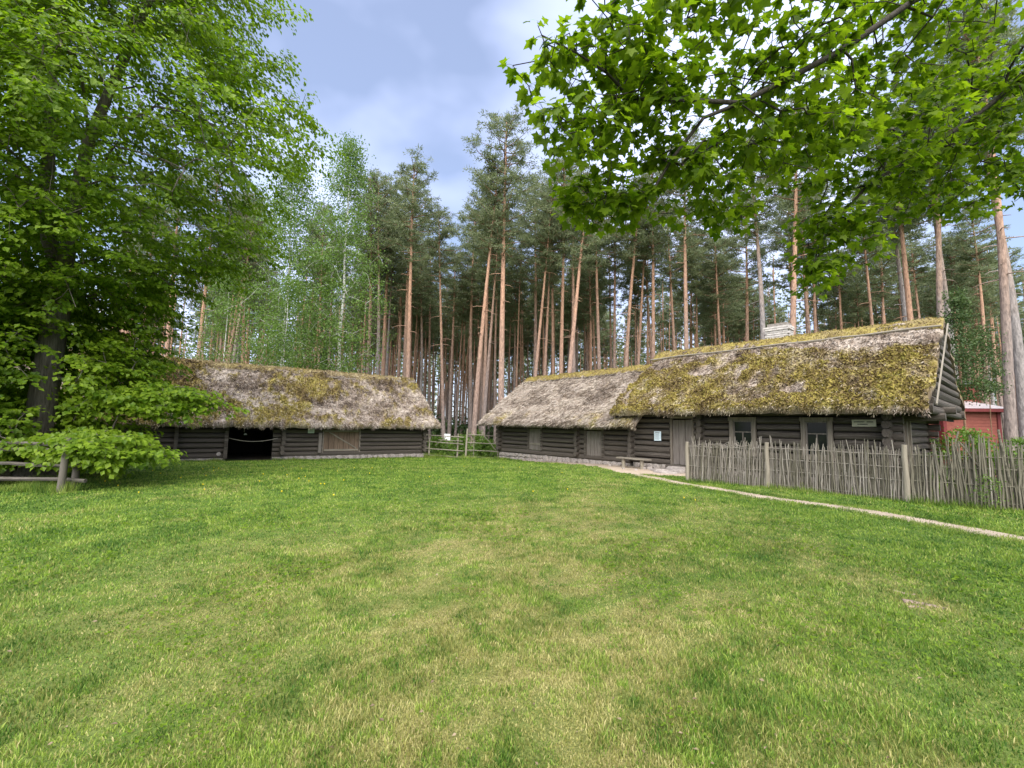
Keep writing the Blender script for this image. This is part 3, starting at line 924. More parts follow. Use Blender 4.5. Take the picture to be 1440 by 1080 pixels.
# chimney of whitewashed brick, laid brick by brick
ch = MB().box((4.35, 4.3, 5.1), (0.74, 0.60, 2.0)).build('chimney', MORTAR, hr)
bm_ = MB().box((0, 0, 0), (0.25, 0.12, 0.075), jitter=0.006).mesh('brick', BRICK)
for r in range(9):
    z = 5.22 + r * 0.088
    wd = 0.84 if r < 7 else 0.92
    off = 0.125 if r % 2 else 0.0
    dd = 0.0 if r < 7 else 0.03
    for k in range(4):
        x = 4.35 - wd / 2 + 0.12 + k * (wd - 0.24) / 3 + (off - 0.06) * 0.5
        link('brick', bm_, ch, (x, 4.02 - dd + RNG.uniform(-.006, .006), z), (0, RNG.uniform(-.02, .02), RNG.uniform(-.02, .02)))
    for k in range(3):
        y = 4.16 + k * 0.16
        for xx in (4.35 - wd / 2 + 0.02, 4.35 + wd / 2 - 0.02):
            link('brick', bm_, ch, (xx, y, z + 0.001), (0, 0, PI / 2 + RNG.uniform(-.02, .02)), (0.62, 0.6, 1))
# threshold, doorstep stones
put_log(house, 1.62, 2.80, 0.15, 0.17, -0.06, depth=0.3, name='threshold')
for (s, o, z, sx, sy, sz) in ((2.25, -0.42, 0.09, 1.05, 0.42, 0.16), (1.75, -0.85, 0.04, 0.75, 0.40, 0.10), (2.55, -0.9, 0.05, 0.6, 0.38, 0.12), (2.25, -1.3, 0.03, 0.9, 0.36, 0.09)):
    q = HA + hd * s + hn * o
    st = link('doorstep_stone', STONES[RNG.integers(7)], None, (q[0], q[1], gzf(*q) + z - 0.02), (-PI / 2, 0, HROT + RNG.uniform(-.2, .2)), (sx, sz * 1.6, sy))
    tag(st, {2.25: 'flat stone slab', 1.75: 'flat stone slab', 2.55: 'flat stone slab'}[s], 'stone')
    st['label'] = {0: 'broad flat step stone', -0.42: 'thick flat stone step right under the house door', -0.85: 'flat paving stone below the door step, nearer the bench', -0.9: 'flat paving stone below the door step, nearer the fence post', -1.3: 'lowest flat paving stone at the start of the dirt path'}[o]
    st['group'] = 'step stones before the house door'
k = 0
for (s, o, r) in ((0.95, -0.62, 0.10), (1.15, -0.5, 0.13), (0.75, -0.4, 0.09), (1.35, -0.75, 0.08), (-0.9, -0.35, 0.09), (0.35, -1.15, 0.06), (1.0, -1.25, 0.07)):
    q = HA + hd * s + hn * o
    st = link('loose_stone', STONES[k % 7], None, (q[0], q[1], gzf(*q) + r * 0.3), (-PI / 2, 0, k), (r * 2, r * 1.4, r * 1.7)); k += 1
    tag(st, 'small loose stone lying on the trodden earth near the bench', 'stone', 'loose stones by the bench')

# notice on the wall and the cream board by the corner
nt_ = thing('paper_notice', 'pale blue paper notice pinned to the log house wall left of the door', 'notice', (HA[0], HA[1], 0), HROT)
MB().box((1.22, -0.055, 1.33), (0.31, 0.012, 0.38)).build('sheet', PAPERB, nt_)
for k in range(7):
    MB().box((1.20 + (0.015 if k == 0 else RNG.uniform(-.012, .0)), -0.0635, 1.47 - k * 0.045), (0.19 if k == 0 else RNG.uniform(0.17, 0.23), 0.003, 0.018 if k == 0 else 0.009)).build('text_line', INK, nt_)
cb = thing('name_board', 'small cream board with two dark text lines under the eave by the house corner', 'sign', (HA[0], HA[1], 0), HROT)
MB().box((7.89, -0.055, 1.88), (0.56, 0.02, 0.20), jitter=0.002).build('board', CREAM, cb)
for (x0, x1, z) in ((7.66, 7.90, 1.915), (7.96, 8.10, 1.915), (7.74, 7.98, 1.845)):
    x = x0
    while x < x1 - 0.01:
        wd = RNG.uniform(0.014, 0.022)
        MB().box((x + wd / 2, -0.068, z), (wd, 0.004, 0.030)).build('letter', INK, cb)
        x += wd + 0.008

# bench
q = HA + hd * 0.45 + hn * -0.62
bench = thing('log_bench', 'low plank bench on round log legs before the log house', 'bench', (q[0], q[1], gzf(*q)), HROT - 0.05)
MB().box((0, 0, 0.40), (1.55, 0.26, 0.055), jitter=0.008).build('seat', RAIL, bench)
for x in (-0.5, 0.42): MB().tube([(x, 0, -0.05), (x + 0.01, 0, 0.17), (x, 0, 0.37)], [0.085, 0.08, 0.078], 9, wob=0.05).build('leg', POST, bench, smooth=True, sharp=50)

# ------------------------------------------------------------------ the lower wing (left end of the house)
wing = thing('log_annex', 'lower log outbuilding with pale grey thatch joined to the log house', 'house', (HA[0], HA[1], 0), HROT)
ah = 0.232
aw = log_wall(wing, 'wall', -9.1, -0.16, 0.14, 7, ah, 0.04, [(-6.62, -5.62, 0.34, 1.58), (-2.66, -1.58, 0.28, 1.52)], extend=(0.22, 0.0))
stubs(aw, -9.0, 0.14, 7, ah, 0.04, out=0.2, phase=0.98)
stubs(aw, -3.12, 0.14, 7, ah, 0.04, out=0.2, phase=0.98)
for zz, ww in ((0.14 + 7.4 * ah, 0.0),): put_log(aw, -9.6, 0.2, zz, 0.2, -0.05)
eg = log_wall(wing, 'wall', 0.0, 5.9, 0.14 + ah * 0.5, 7, ah, -8.98, [], axis='y', extend=(0.2, 0.2))
for k in range(9):
    z = 1.95 + k * 0.24; half = 3.1 * (1 - (z - 1.85) / 2.6)
    if half > 0.15: put_log(eg, 2.95 - half, 2.95 + half, z, 0.24, -9.0, 'y')
MB().box((-4.6, 5.9, 0.9), (8.8, 0.12, 1.7)).build('wall', DARKWOOD, wing)
foundation(wing, -9.2, -0.2, lambda s: gzf(*(HA + hd * s)), 0.14, 0.04)
MB().box((-8.95, 3.0, -0.15), (0.3, 5.7, 0.58)).build('foundation', MORTAR, wing)
plank_door(wing, 'shutter', -6.56, -5.68, 0.40, 1.52, 0.06, 4, PLANKV, ledges=(0.72,), fw=0.10, frame=LOG)
plank_door(wing, 'door', -2.58, -1.66, 0.34, 1.46, 0.06, 4, PLANKV, fw=0.12, frame=LOG)


def moss_wing(u, t):
    n = fbm(u * 1.1, t * 3, 91, 4)
    m = sstep(0.50, 0.66, n) * (1 - sstep(0.05, 0.30, t)) * 0.75
    return np.clip(m + 0.10 * sstep(0.45, 0.7, fbm(u * 3, t * 6, 92, 3)), 0, 1)


ro = MB()
top, ms, nrm, dv = thatch_slope(ro, None, -10.15, 0.62, 4.5, ((-0.74, 1.66), (2.95, 4.45)), 0.20, moss_wing, 3, amp=0.75, pale=0.22)
thatch_slope(ro, None, -10.15, 0.62, 4.5, ((6.64, 1.66), (2.95, 4.45)), 0.20, moss_wing, 4, ds=0.16, dl=0.16)
ar = ro.build('roof', THATCH, wing, smooth=True, sharp=70)
thatch_fuzz(top, ms, nrm, dv, 52000, 9000, 6, 'roof_straw', ar, 0.30)
ridge_cap(ar, -10.0, -0.3, 2.95, 4.68, 0.40, 0.30, 95)
for k in range(4): pole(ar, 'ridge_pole', (-10.1 + k * 2.45, 2.48, 4.37), (-10.1 + (k + 1) * 2.45 - 0.02, 2.48, 4.37), 0.028, LOG)

# ------------------------------------------------------------------ the barn (left)
barn = thing('log_barn', 'long low log barn with sagging brown thatched roof and open dark doorway', 'barn', (BA[0], BA[1], 0), BROT)
bh = 0.225
BL = -17.2
bw = log_wall(barn, 'wall', BL, 0.0, -0.04, 7, bh, 0.0, [(-9.72, -7.92, -0.04, 1.55), (-5.62, -3.80, 0.12, 1.36)], extend=(0.2, 0.2))
stubs(bw, -0.12, -0.04, 7, bh, 0.0, out=0.22, phase=0.98)
stubs(bw, -7.50, -0.04, 7, bh, 0.0, out=0.26, phase=0.98)
put_log(bw, BL, 0.5, -0.04 + 7.4 * bh, 0.2, -0.06)
for s, ww in ((-9.80, 0.15), (-11.62, 0.13)):
    MB().box((0, 0, 0), (ww, 0.16, 1.55), jitter=0.008).build('wall_post', LOG, bw, loc=(s, -0.06, 0.72))
MB().box((0, 0, 0), (0.14, 0.16, 0.98), jitter=0.008).build('wall_post', PLANKV, bw, loc=(-5.80, -0.05, 0.62))
bw2 = log_wall(barn, 'wall', 0.0, 6.8, -0.04 + bh / 2, 7, bh, 0.0, [], axis='y', extend=(0.2, 0.2))
gbm = MB().add([(-0.02, -0.1, 1.5), (-0.02, 6.9, 1.5), (-0.02, 3.4, 4.5), (-0.08, -0.1, 1.5), (-0.08, 6.9, 1.5), (-0.08, 3.4, 4.5)], T=[[0, 1, 2], [5, 4, 3]])
gbo = gbm.build('gable', DARKWOOD, barn)
for k in range(11):
    z = 1.72 + k * 0.25; half = 3.4 * (1 - (z - 1.55) / 2.9)
    if half > 0.2: put_log(gbo, 3.4 - half, 3.4 + half, z, 0.25, 0.06, 'y', depth=0.2)
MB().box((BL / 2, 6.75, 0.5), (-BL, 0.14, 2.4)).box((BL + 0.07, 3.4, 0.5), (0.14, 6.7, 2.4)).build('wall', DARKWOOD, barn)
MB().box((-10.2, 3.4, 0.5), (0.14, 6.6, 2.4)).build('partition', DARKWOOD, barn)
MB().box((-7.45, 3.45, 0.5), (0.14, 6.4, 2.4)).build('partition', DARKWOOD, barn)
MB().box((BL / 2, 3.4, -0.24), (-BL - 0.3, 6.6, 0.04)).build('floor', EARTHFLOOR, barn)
foundation(barn, BL, -9.78, lambda s: gzf(*(BA + bd * s)), -0.04, 0.0)
foundation(barn, -7.9, 0.02, lambda s: gzf(*(BA + bd * s)), -0.04, 0.0)
MB().box((-0.16, 3.4, -0.2), (0.3, 6.6, 0.32)).build('foundation', MORTAR, barn)
plank_door(barn, 'shutter', -5.60, -3.82, 0.14, 1.34, 0.05, 7, PLANKB, brace=((-5.35, 1.16), (-3.95, 0.32)), ledges=(1.22, 0.24), fw=0.06, label='brown boarded shutter with a diagonal brace', frame_sides=(1, 1, 0))


def moss_barn(u, t):
    n = fbm(u * 0.55 + 4, t * 3.2, 111, 4); n2 = fbm(u * 3.5, t * 10, 112, 3)
    n3 = fbm(u * 6.5, t * 22, 113, 3)
    big = np.exp(-(((u + 12.9) / 2.0) ** 2)) * 0.21 * (0.5 + t) + np.exp(-(((u + 6.7) / 1.3) ** 2 + ((t - 0.40) / 0.25) ** 2)) * 0.15 + 0.055
    m = sstep(0.53, 0.68, n * 0.40 + n2 * 0.30 + n3 * 0.30 + big) * 0.95
    m = np.maximum(m, 0.55 * sstep(0.50, 0.72, n3 * 0.6 + n2 * 0.4) * (1 - sstep(0.75, 0.95, t)))
    return np.clip(m, 0, 1)


ro = MB()
top, ms, nrm, dv = thatch_slope(ro, None, BL - 0.6, 0.62, 4.6, ((-0.72, 1.42), (3.4, 4.42)), 0.22, moss_barn, 5, amp=1.35, sag=0.06, pale=0.02)
thatch_slope(ro, None, BL - 0.6, 0.62, 4.6, ((7.52, 1.42), (3.4, 4.42)), 0.22, moss_barn, 6, ds=0.16, dl=0.16)
br = ro.build('roof', THATCH, barn, smooth=True, sharp=70)
thatch_fuzz(top, ms, nrm, dv, 75000, 62000, 7, 'roof_moss', br, 0.18)
ridge_cap(br, BL - 0.5, 0.35, 3.4, 4.60, 0.36, 0.24, 115, moss=0.62, droops=1.0)
for k in range(6):
    a = BL - 0.4 + k * 3.0; b = min(a + 2.95, 0.5)
    zz = 4.34 - 0.06 * math.sin(PI * (k + 0.5) / 6)
    pole(br, 'ridge_pole', (a, 2.96, zz), (b, 2.96, zz + RNG.uniform(-.02, .02)), 0.035, LOG if k % 2 else RAIL)
pole(br, 'ridge_pole', (-0.7, 2.98, 4.40), (0.55, 2.90, 4.36), 0.05, RAIL)
bp = thing('paper_notice', 'pale green paper notice under the barn eave beside the shutter', 'notice', (BA[0], BA[1], 0), BROT)
MB().box((-6.24, -0.05, 1.30), (0.30, 0.012, 0.40)).build('sheet', PAPERG, bp)
for k in range(6): MB().box((-6.24, -0.059, 1.43 - k * 0.05), (RNG.uniform(0.17, 0.22), 0.003, 0.010)).build('text_line', INK, bp)
x = np.linspace(-9.70, -7.72, 14)
rp_ = MB().tube(np.column_stack([x, np.full(14, -0.03), 0.86 - 0.16 * (1 - ((x + 8.71) / 0.99) ** 2)]), 0.012, 5)
rope = rp_.build('barrier_rope', ROPE, None, smooth=True)
rope.location = (BA[0], BA[1], 0); rope.rotation_euler = (0, 0, BROT)
tag(rope, 'sagging rope strung across the dark barn doorway', 'rope')
lamp = thing('hanging_hook', 'pale iron hook with a white cup hanging in the barn doorway', 'hook', (BA[0], BA[1], 0), BROT)
MB().tube([(-9.1, 0.3, 1.62), (-9.1, 0.3, 1.12)], 0.014, 6).build('rod', TIN, lamp)
MB().tube([(-9.1, 0.3, 1.30), (-8.85, 0.3, 1.30)], 0.010, 6).build('crossbar', TIN, lamp)
MB().tube([(-9.04, 0.3, 1.00), (-9.04, 0.3, 1.02), (-9.04, 0.3, 1.07)], [0.07, 0.07, 0.03], 10).build('cup', WHITE, lamp, smooth=True, sharp=40)
ws_ = MB().tube([(-10.05, -0.075, 0.12), (-10.05, -0.03, 0.12)], 0.085, 12).build('millstone_disc', STONE, None, smooth=True, sharp=40)
ws_.location = (BA[0], BA[1], 0.03); ws_.rotation_euler = (0, 0, BROT); tag(ws_, 'pale round disc fixed low on the barn wall left of the doorway', 'disc')

# ------------------------------------------------------------------ red building behind (far right)
red = thing('red_house', 'red boarded house with pale sheet roof and small upper storey behind the log house', 'house', (24.6, 22.6, gzf(24.6, 22.6)), math.radians(-8))
core = MB().box((-0.95, 1.6, 1.45), (2.56, 3.1, 2.96)).box((-3.0, 2.1, 1.4), (1.9, 3.0, 2.8)).box((-0.05, 2.3, 3.55), (1.45, 1.6, 1.7))
rw = core.build('wall', REDT, red)
bd_ = MB().box((0, 0, 0), (2.48, 0.03, 0.155), jitter=0.003).mesh('board', REDP)
bs_ = MB().box((0, 0, 0), (0.03, 3.0, 0.155), jitter=0.003).mesh('board', REDP)
bu_ = MB().box((0, 0, 0), (1.38, 0.03, 0.155), jitter=0.003).mesh('board', REDP)
for k in range(17):
    z = 0.15 + k * 0.164
    link('board', bd_, rw, (-0.95, 0.025, z), (0.06, 0, 0)); link('board', bs_, rw, (0.35, 1.6, z), (0, 0.06, 0)); link('board', bd_, rw, (-3.0, 0.575, z), (0.06, 0, 0), (0.74, 1, 1))
for k in range(8): link('board', bu_, rw, (-0.05, 1.475, 3.1 + k * 0.164), (0.06, 0, 0))
for (x, y, h_, zc) in ((0.30, 0.01, 2.9, 1.45), (-2.18, 0.01, 2.9, 1.45), (0.62, 1.46, 1.4, 3.6), (-0.74, 1.46, 1.4, 3.6)):
    MB().box((x, y, zc), (0.15, 0.10, h_)).build('corner_board', REDT, red)
rf = MB().add([(-2.5, -0.35, 2.95), (0.75, -0.35, 2.95), (0.75, 3.3, 2.95), (-2.5, 3.3, 2.95), (-0.9, 1.42, 3.42), (0.75 - 0.55, 1.42, 3.42), (0.2, 3.2, 3.42), (-0.9, 3.2, 3.42)],
              Q=[[0, 1, 5, 4], [1, 2, 6, 5], [2, 3, 7, 6], [3, 0, 4, 7], [3, 2, 1, 0]])
rfo = rf.build('roof', TIN, red)
MB().box((-0.88, -0.34, 2.86), (3.3, 0.05, 0.16)).build('fascia', REDT, rfo); MB().box((0.76, 1.5, 2.86), (0.05, 3.6, 0.16)).build('fascia', REDT, rfo)
MB().add([(-1.2, 1.1, 4.32), (1.05, 1.1, 4.32), (1.05, 3.5, 4.32), (-1.2, 3.5, 4.32), (-0.1, 2.3, 4.75)], T=[[0, 1, 4], [1, 2, 4], [2, 3, 4], [3, 0, 4]], Q=[[3, 2, 1, 0]]).build('roof', TARROOF, red)
MB().add([(-4.1, 0.3, 2.75), (-1.9, 0.3, 2.75), (-1.9, 2.1, 3.5), (-4.1, 2.1, 3.5), (-4.1, 3.9, 2.75), (-1.9, 3.9, 2.75)], Q=[[0, 1, 2, 3], [3, 2, 5, 4]]).build('roof', TARROOF, red)

# ------------------------------------------------------------------ wattle fence
FP = [np.array(p) for p in ((5.59, 14.13), (7.22, 12.56), (9.24, 10.45), (10.95, 9.40), (12.9, 8.25))]
fen = thing('wattle_fence', 'woven wattle fence of upright grey sticks before the log house', 'fence', (FP[0][0], FP[0][1], gzf(*FP[0])))
org = np.array([FP[0][0], FP[0][1], gzf(*FP[0])])


def stick_mesh(seed, mat_):
    r = np.random.default_rng(seed)
    z = np.array([-0.02, 0.18, 0.36, 0.55, 0.80, 1.0])
    wv = np.array([0.010, -0.010, 0.010, -0.010, 0.010, 0.0]) + r.normal(0, 0.005, 6)
    P = np.column_stack([r.normal(0, 0.006, 6) + r.normal(0, 0.02) * z ** 2, wv, z])
    return MB().tube(P, np.array([0.0145, 0.014, 0.0135, 0.0125, 0.011, 0.007]) * 1.0, 5).mesh('stick', mat_, smooth=True, sharp=60)


SM = [stick_mesh(500 + k, STICK) for k in range(7)]; SMD = [stick_mesh(520 + k, STICKD) for k in range(7)]
for k in range(4):
    a, b = FP[k], FP[k + 1]; L = np.linalg.norm(b - a); u = (b - a) / L; pn = np.array([-u[1], u[0]])
    yaw = math.atan2(u[1], u[0])
    if k < 4:
        hgt = (1.24, 1.27, 1.33, 1.3)[k]
        P = np.array([[0, 0, -0.1], [0.01, 0.0, 0.5], [0.0, 0.01, hgt * 0.8], [0.012, 0, hgt]])
        pp = a + u * 0.0 - pn * -0.0
        po = MB().tube(P, [0.070, 0.064, 0.060, 0.054], 8, wob=0.06).build('post', POST, fen, smooth=True, sharp=50, loc=(pp[0] - org[0], pp[1] - org[1], gzf(*pp) - org[2]))
    zr = (0.13, 0.50, 0.80, 1.10) if k < 2 else (0.12, 0.52, 0.85, 1.12)
    for z in zr:
        qa = a - org[:2]; qb = b - org[:2]
        pole(fen, 'rail', (qa[0], qa[1], gzf(*a) - org[2] + z + RNG.uniform(-.02, .02)), (qb[0], qb[1], gzf(*b) - org[2] + z + RNG.uniform(-.02, .02)), 0.011, STICK if k < 2 else STICKD, n=9)
    x = 0.09
    j = 0
    while x < L - 0.07:
        p = a + u * x + pn * ((0.028 if j % 2 else -0.028) + RNG.normal(0, 0.006))
        tall = RNG.uniform(1.13, 1.27) if RNG.random() < 0.82 else RNG.uniform(1.25, 1.44)
        if k >= 2: tall += 0.12 * RNG.random() + (0.25 * RNG.random() if x > 0.8 or k > 2 else 0)
        th = RNG.uniform(0.75, 1.30) * (1.0 if k < 2 else 1.3)
        dk = RNG.random() < (0.2, 0.35, 0.85, 0.9)[k]
        me = (SMD if dk else SM)[RNG.integers(7)]
        lean = RNG.normal(0, 0.036) + (0.06 if k == 0 else 0.0); lean2 = RNG.normal(0, 0.03)
        link('stick', me, fen, (p[0] - org[0], p[1] - org[1], gzf(*p) - org[2] + RNG.uniform(-0.01, 0.05)), (lean2, lean, yaw + (PI if j % 2 else 0)), (th, th if k < 2 else 1.2, tall))
        x += RNG.uniform(0.016, 0.036) * (1 if k < 2 else 1.05 if k == 2 else 1.8); j += 1
    # the back layer of the weave, too tightly packed to pick apart
    bl = MB(); xx = 0.05
    while xx < L:
        p = a + u * xx + pn * 0.055 - org[:2]; z_ = gzf(*(p + org[:2])) - org[2]; hh = RNG.uniform(0.95, 1.2)
        lx = RNG.normal(0, 0.03)
        bl.tube([(p[0], p[1], z_), (p[0] + u[0] * lx * .4, p[1] + u[1] * lx * .4, z_ + hh * 0.5), (p[0] + u[0] * lx, p[1] + u[1] * lx, z_ + hh)], np.array([0.015, 0.014, 0.009]) * RNG.uniform(0.8, 1.25), 5, cap=False)
        xx += RNG.uniform(0.02, 0.045)
    tag(bl.build('back_sticks', STICKD, fen, smooth=True), kind='stuff')
    if k == 0:
        # broken cross twigs along the top of the first panel
        for q_ in range(26):
            x0 = RNG.uniform(0.1, L - 0.3); z0 = RNG.uniform(1.05, 1.2)
            p = a + u * x0 - org[:2]; e = a + u * (x0 + RNG.uniform(0.12, 0.3)) - org[:2]
            pole(fen, 'twig', (p[0], p[1], z0), (e[0] + RNG.normal(0, .03), e[1], z0 + RNG.uniform(-0.12, 0.14)), 0.008, STICK, n=4, sides=5)
    if k >= 2:
        # stout branching poles leaning out of the top
        for q_ in range(7 if k == 2 else 6):
            x0 = RNG.uniform(0.7, L); p = a + u * x0 - org[:2]; dx = RNG.normal(0, 0.22)
            e = p + u * dx
            pole(fen, 'pole', (p[0], p[1], 0.6), (e[0], e[1], RNG.uniform(1.45, 1.75)), RNG.uniform(0.014, 0.024), STICKD, n=6)

# ------------------------------------------------------------------ rail fence and gate between barn and wing
GYv = 25.85
gp = thing('rail_fence', 'short fence of pale split rails between the barn corner and the gate', 'fence', (-4.9, GYv, gzf(-4.9, GYv)))
zb = gp.location.z
for x, h_ in ((-3.10, 1.42), (-4.75, 1.3)):
    MB().tube([(x + 4.9, 0, -0.1), (x + 4.91, 0, 0.7), (x + 4.92, 0, h_)], [0.05, 0.046, 0.04], 7).build('post', POST, gp, smooth=True, sharp=50)
for (z0, z1) in ((1.34, 1.20), (0.95, 0.82), (0.56, 0.42), (0.18, 0.05)):
    pole(gp, 'rail', (-0.1, -0.06, z0), (2.15, -0.06, z1), 0.03, RAIL)
pole(gp, 'rail', (0.7, -0.10, 1.05), (2.1, -0.10, 1.0), 0.022, RAIL)
pole(gp, 'brace', (0.5, 0.05, 0.7), (1.1, 0.05, 1.2), 0.022, RAIL)
gt = thing('rail_gate', 'wooden gate of four thin rails with a diagonal brace beside the pale outbuilding', 'gate', (-2.62, GYv, gzf(-2.62, GYv)))
MB().tube([(0, 0, -0.1), (0.03, 0, 0.8), (0.07, 0, 1.72)], [0.062, 0.055, 0.05], 8).build('post', POST, gt, smooth=True, sharp=50)
for z in (1.36, 0.90, 0.46, 0.08): pole(gt, 'rail', (0.06, 0.0, z + 0.03), (1.92, 0.0, z - 0.04), 0.026, RAIL)
pole(gt, 'brace', (1.05, -0.04, 1.34), (1.75, -0.04, 0.5), 0.02, RAIL)
for x in (0.45, 1.86): pole(gt, 'upright', (x, 0.04, 0.0), (x + 0.02, 0.04, 1.25), 0.02, RAIL)
wb = thing('white_signboard', 'small white board on a thin post among the undergrowth behind the rail fence', 'sign', (-4.05, 28.2, gzf(-4.05, 28.2)))
MB().tube([(0, 0, -0.1), (0, 0, 1.0)], 0.03, 6).build('post', POST, wb); MB().box((0, -0.04, 1.15), (0.38, 0.02, 0.42)).build('panel', WHITE, wb)

# ------------------------------------------------------------------ old rail fence by the linden
lf = thing('old_rail_fence', 'old fence of dark weathered rails between paired posts at the broad-leaved tree', 'fence', (-9.75, 9.75, gzf(-9.75, 9.75)))
for (x, y, h_, ln) in ((0, 0, 1.18, 0.05), (-0.12, 0.42, 1.12, 0.03), (-4.2, 0.25, 1.2, 0.02), (-4.3, 0.62, 1.2, -0.02)):
    MB().tube([(x, y, -0.1), (x + ln * 0.5, y, h_ * 0.5), (x + ln, y, h_)], [0.072, 0.066, 0.058], 8, wob=0.05).build('post', OLDPOST, lf, smooth=True, sharp=50)
for (z0, z1, r) in ((1.02, 1.04, 0.042), (0.90, 0.88, 0.040), (0.56, 0.58, 0.040), (0.24, 0.27, 0.045)):
    pole(lf, 'rail', (0.35, 0.2, z0), (-4.6, 0.42, z1), r, OLDRAIL, n=9)
    pole(lf, 'rail', (-4.0, 0.50, z1 + 0.03), (-8.6, 0.6, z1), r, OLDRAIL, n=9)

# ------------------------------------------------------------------ trees
def quads_leaf(P, D, Nn, L, Wd, rnd, mb, fold=0.18):
    """leaf blades: base P, direction D, normal Nn; two triangles folded along the midrib"""
    D = D / (np.linalg.norm(D, axis=1)[:, None] + 1e-9)
    S = np.cross(D, Nn); S /= np.linalg.norm(S, axis=1)[:, None] + 1e-9
    U = np.cross(S, D)
    L = L[:, None]; Wd = Wd[:, None]
    mid = P + D * L * 0.45
    a = mid + S * Wd + U * Wd * fold; b = mid - S * Wd + U * Wd * fold; tip = P + D * L - U * L * 0.12
    V = np.stack([P, a, tip, b], 1).reshape(-1, 3); k = np.arange(len(P))[:, None] * 4
    T = np.concatenate([k + np.array([0, 1, 2]), k + np.array([0, 2, 3])])
    mb.add(V, T=T, rnd=np.repeat(rnd, 4))


def grow(paths, tips, step, rng, droop=0.0, base_pen=0.0):
    """connects each tip to the nearest branch; returns nodes, parents and the node index of every tip"""
    N = []; PR = []
    for path in paths:
        pts, at = path
        pr = at
        for p in pts:
            N.append(np.array(p, float)); PR.append(pr); pr = len(N) - 1
    nodes = np.zeros((len(N) + len(tips) * 14, 3)); nodes[:len(N)] = N; cnt = len(N); PR = PR + [0] * (len(nodes) - cnt)
    tips = np.asarray(tips)
    d0 = np.array([((nodes[:cnt] - t) ** 2).sum(1).min() for t in tips]); order = np.argsort(d0)
    tipi = np.zeros(len(tips), int)
    for ti in order:
        t = tips[ti]
        dd = np.sqrt(((nodes[:cnt] - t) ** 2).sum(1)) + base_pen * np.maximum(0, nodes[:cnt, 2] - t[2])
        j = int(np.argmin(dd)); a = nodes[j]; L = np.linalg.norm(t - a)
        n = int(np.clip(L / step, 1, 13))
        ctrl = (a + t) / 2 + rng.normal(0, 0.10, 3) * L + np.array([0, 0, 0.12 * L + droop * L])
        pr = j
        for k in range(1, n + 1):
            s = k / n
            nodes[cnt] = a * (1 - s) ** 2 + ctrl * 2 * s * (1 - s) + t * s * s; PR[cnt] = pr; pr = cnt; cnt += 1
        tipi[ti] = cnt - 1
    return nodes[:cnt], np.array(PR[:cnt]), tipi


def branch_mesh(mb, nodes, par, r_tip, expo=2.3, rmax=None, sides=5, fixed=None):
    n = len(nodes); acc = np.zeros(n); kids = [[] for _ in range(n)]
    for k in range(n):
        if par[k] >= 0: kids[par[k]].append(k)
    rad = np.zeros(n)
    for k in range(n - 1, -1, -1):
        a = sum(rad[c] ** expo for c in kids[k]) if kids[k] else 0
        rad[k] = max(r_tip, a ** (1 / expo)) * (1.0 if not kids[k] else 1.004)
        if rmax is not None: rad[k] = min(rad[k], rmax)
    if fixed is not None:
        for k, v in fixed.items(): rad[k] = v
    done = np.zeros(n, bool)
    # main child continues the tube, others start new ones
    starts = [k for k in range(n) if par[k] < 0]
    stack = [(None, s) for s in starts]
    while stack:
        p, s = stack.pop()
        path = ([p] if p is not None else []) + [s]
        cur = s
        while kids[cur]:
            c = max(kids[cur], key=lambda q: rad[q])
            for o_ in kids[cur]:
                if o_ != c: stack.append((cur, o_))
            path.append(c); cur = c
        if len(path) < 2: continue
        rr = rad[path].copy()
        if p is not None: rr[0] = min(rr[0], rr[1] * 1.25)
        mb.tube(nodes[path], rr, sides if rr.max() < 0.05 else sides + 3, cap=False)
    return rad


# ---- big linden, left foreground
lr = np.random.default_rng(31)
LB = np.array([-12.55, 11.75, 0.0]); LB[2] = gzf(LB[0], LB[1])
linden = thing('linden_tree', 'big dense broad-leaved tree with drooping boughs at the left edge', 'tree', tuple(LB))
tr = MB()
zs = np.array([-0.2, 0.05, 0.25, 0.6, 1.2, 2.2, 3.4, 4.6, 5.6])
cx = 0.02 * zs
tr.tube(np.column_stack([cx, 0.01 * zs, zs]), [0.62, 0.50, 0.40, 0.335, 0.30, 0.285, 0.275, 0.27, 0.26], 14, wob=0.07, cap=False)
for a in range(6):
    an = a * 1.05 + 0.3
    tr.tube([(0.2 * math.cos(an), 0.2 * math.sin(an), 0.4), (0.45 * math.cos(an), 0.45 * math.sin(an), 0.12), (0.85 * math.cos(an + .1), 0.85 * math.sin(an + .1), -0.06)], [0.18, 0.13, 0.05], 6)
tr.build('trunk', LINDENBARK, linden, smooth=True)


def lin_r(z):
    return np.interp(z, [0.3, 0.8, 1.6, 2.5, 3.2, 4.0, 5.0, 6.0, 7.5, 9.3, 11, 13, 15, 17, 18.5], [1.6, 2.2, 2.6, 2.9, 2.4, 2.3, 2.8, 3.8, 4.9, 5.4, 5.1, 4.8, 4.3, 3.2, 1.0])


stemA = [(0.11, 0.06, 5.4), (0.28, 0.0, 6.6), (0.38, -0.05, 8.0), (0.5, 0, 9.5), (0.8, 0.1, 11), (1.3, 0.1, 12.5), (1.6, 0.2, 14), (1.8, 0.2, 16), (1.9, 0.2, 17.5)]
stemB = [(0.11, 0.06, 5.4), (-0.45, 0.15, 6.6), (-0.75, 0.2, 8.0), (-0.95, 0.3, 9.5), (-1.1, 0.3, 11), (-1.2, 0.3, 12.8), (-1.3, 0.3, 15), (-1.3, 0.3, 17)]
stem0 = [(0.0, 0, 0.5), (0.02, 0, 1.5), (0.04, 0.02, 2.5), (0.06, 0.03, 3.5), (0.09, 0.05, 4.5)]
paths = [(stem0, -1)]
ia = len(stem0) - 1
paths.append((stemA, ia)); paths.append((stemB, ia))
nb = len(stem0) + len(stemA) + len(stemB)
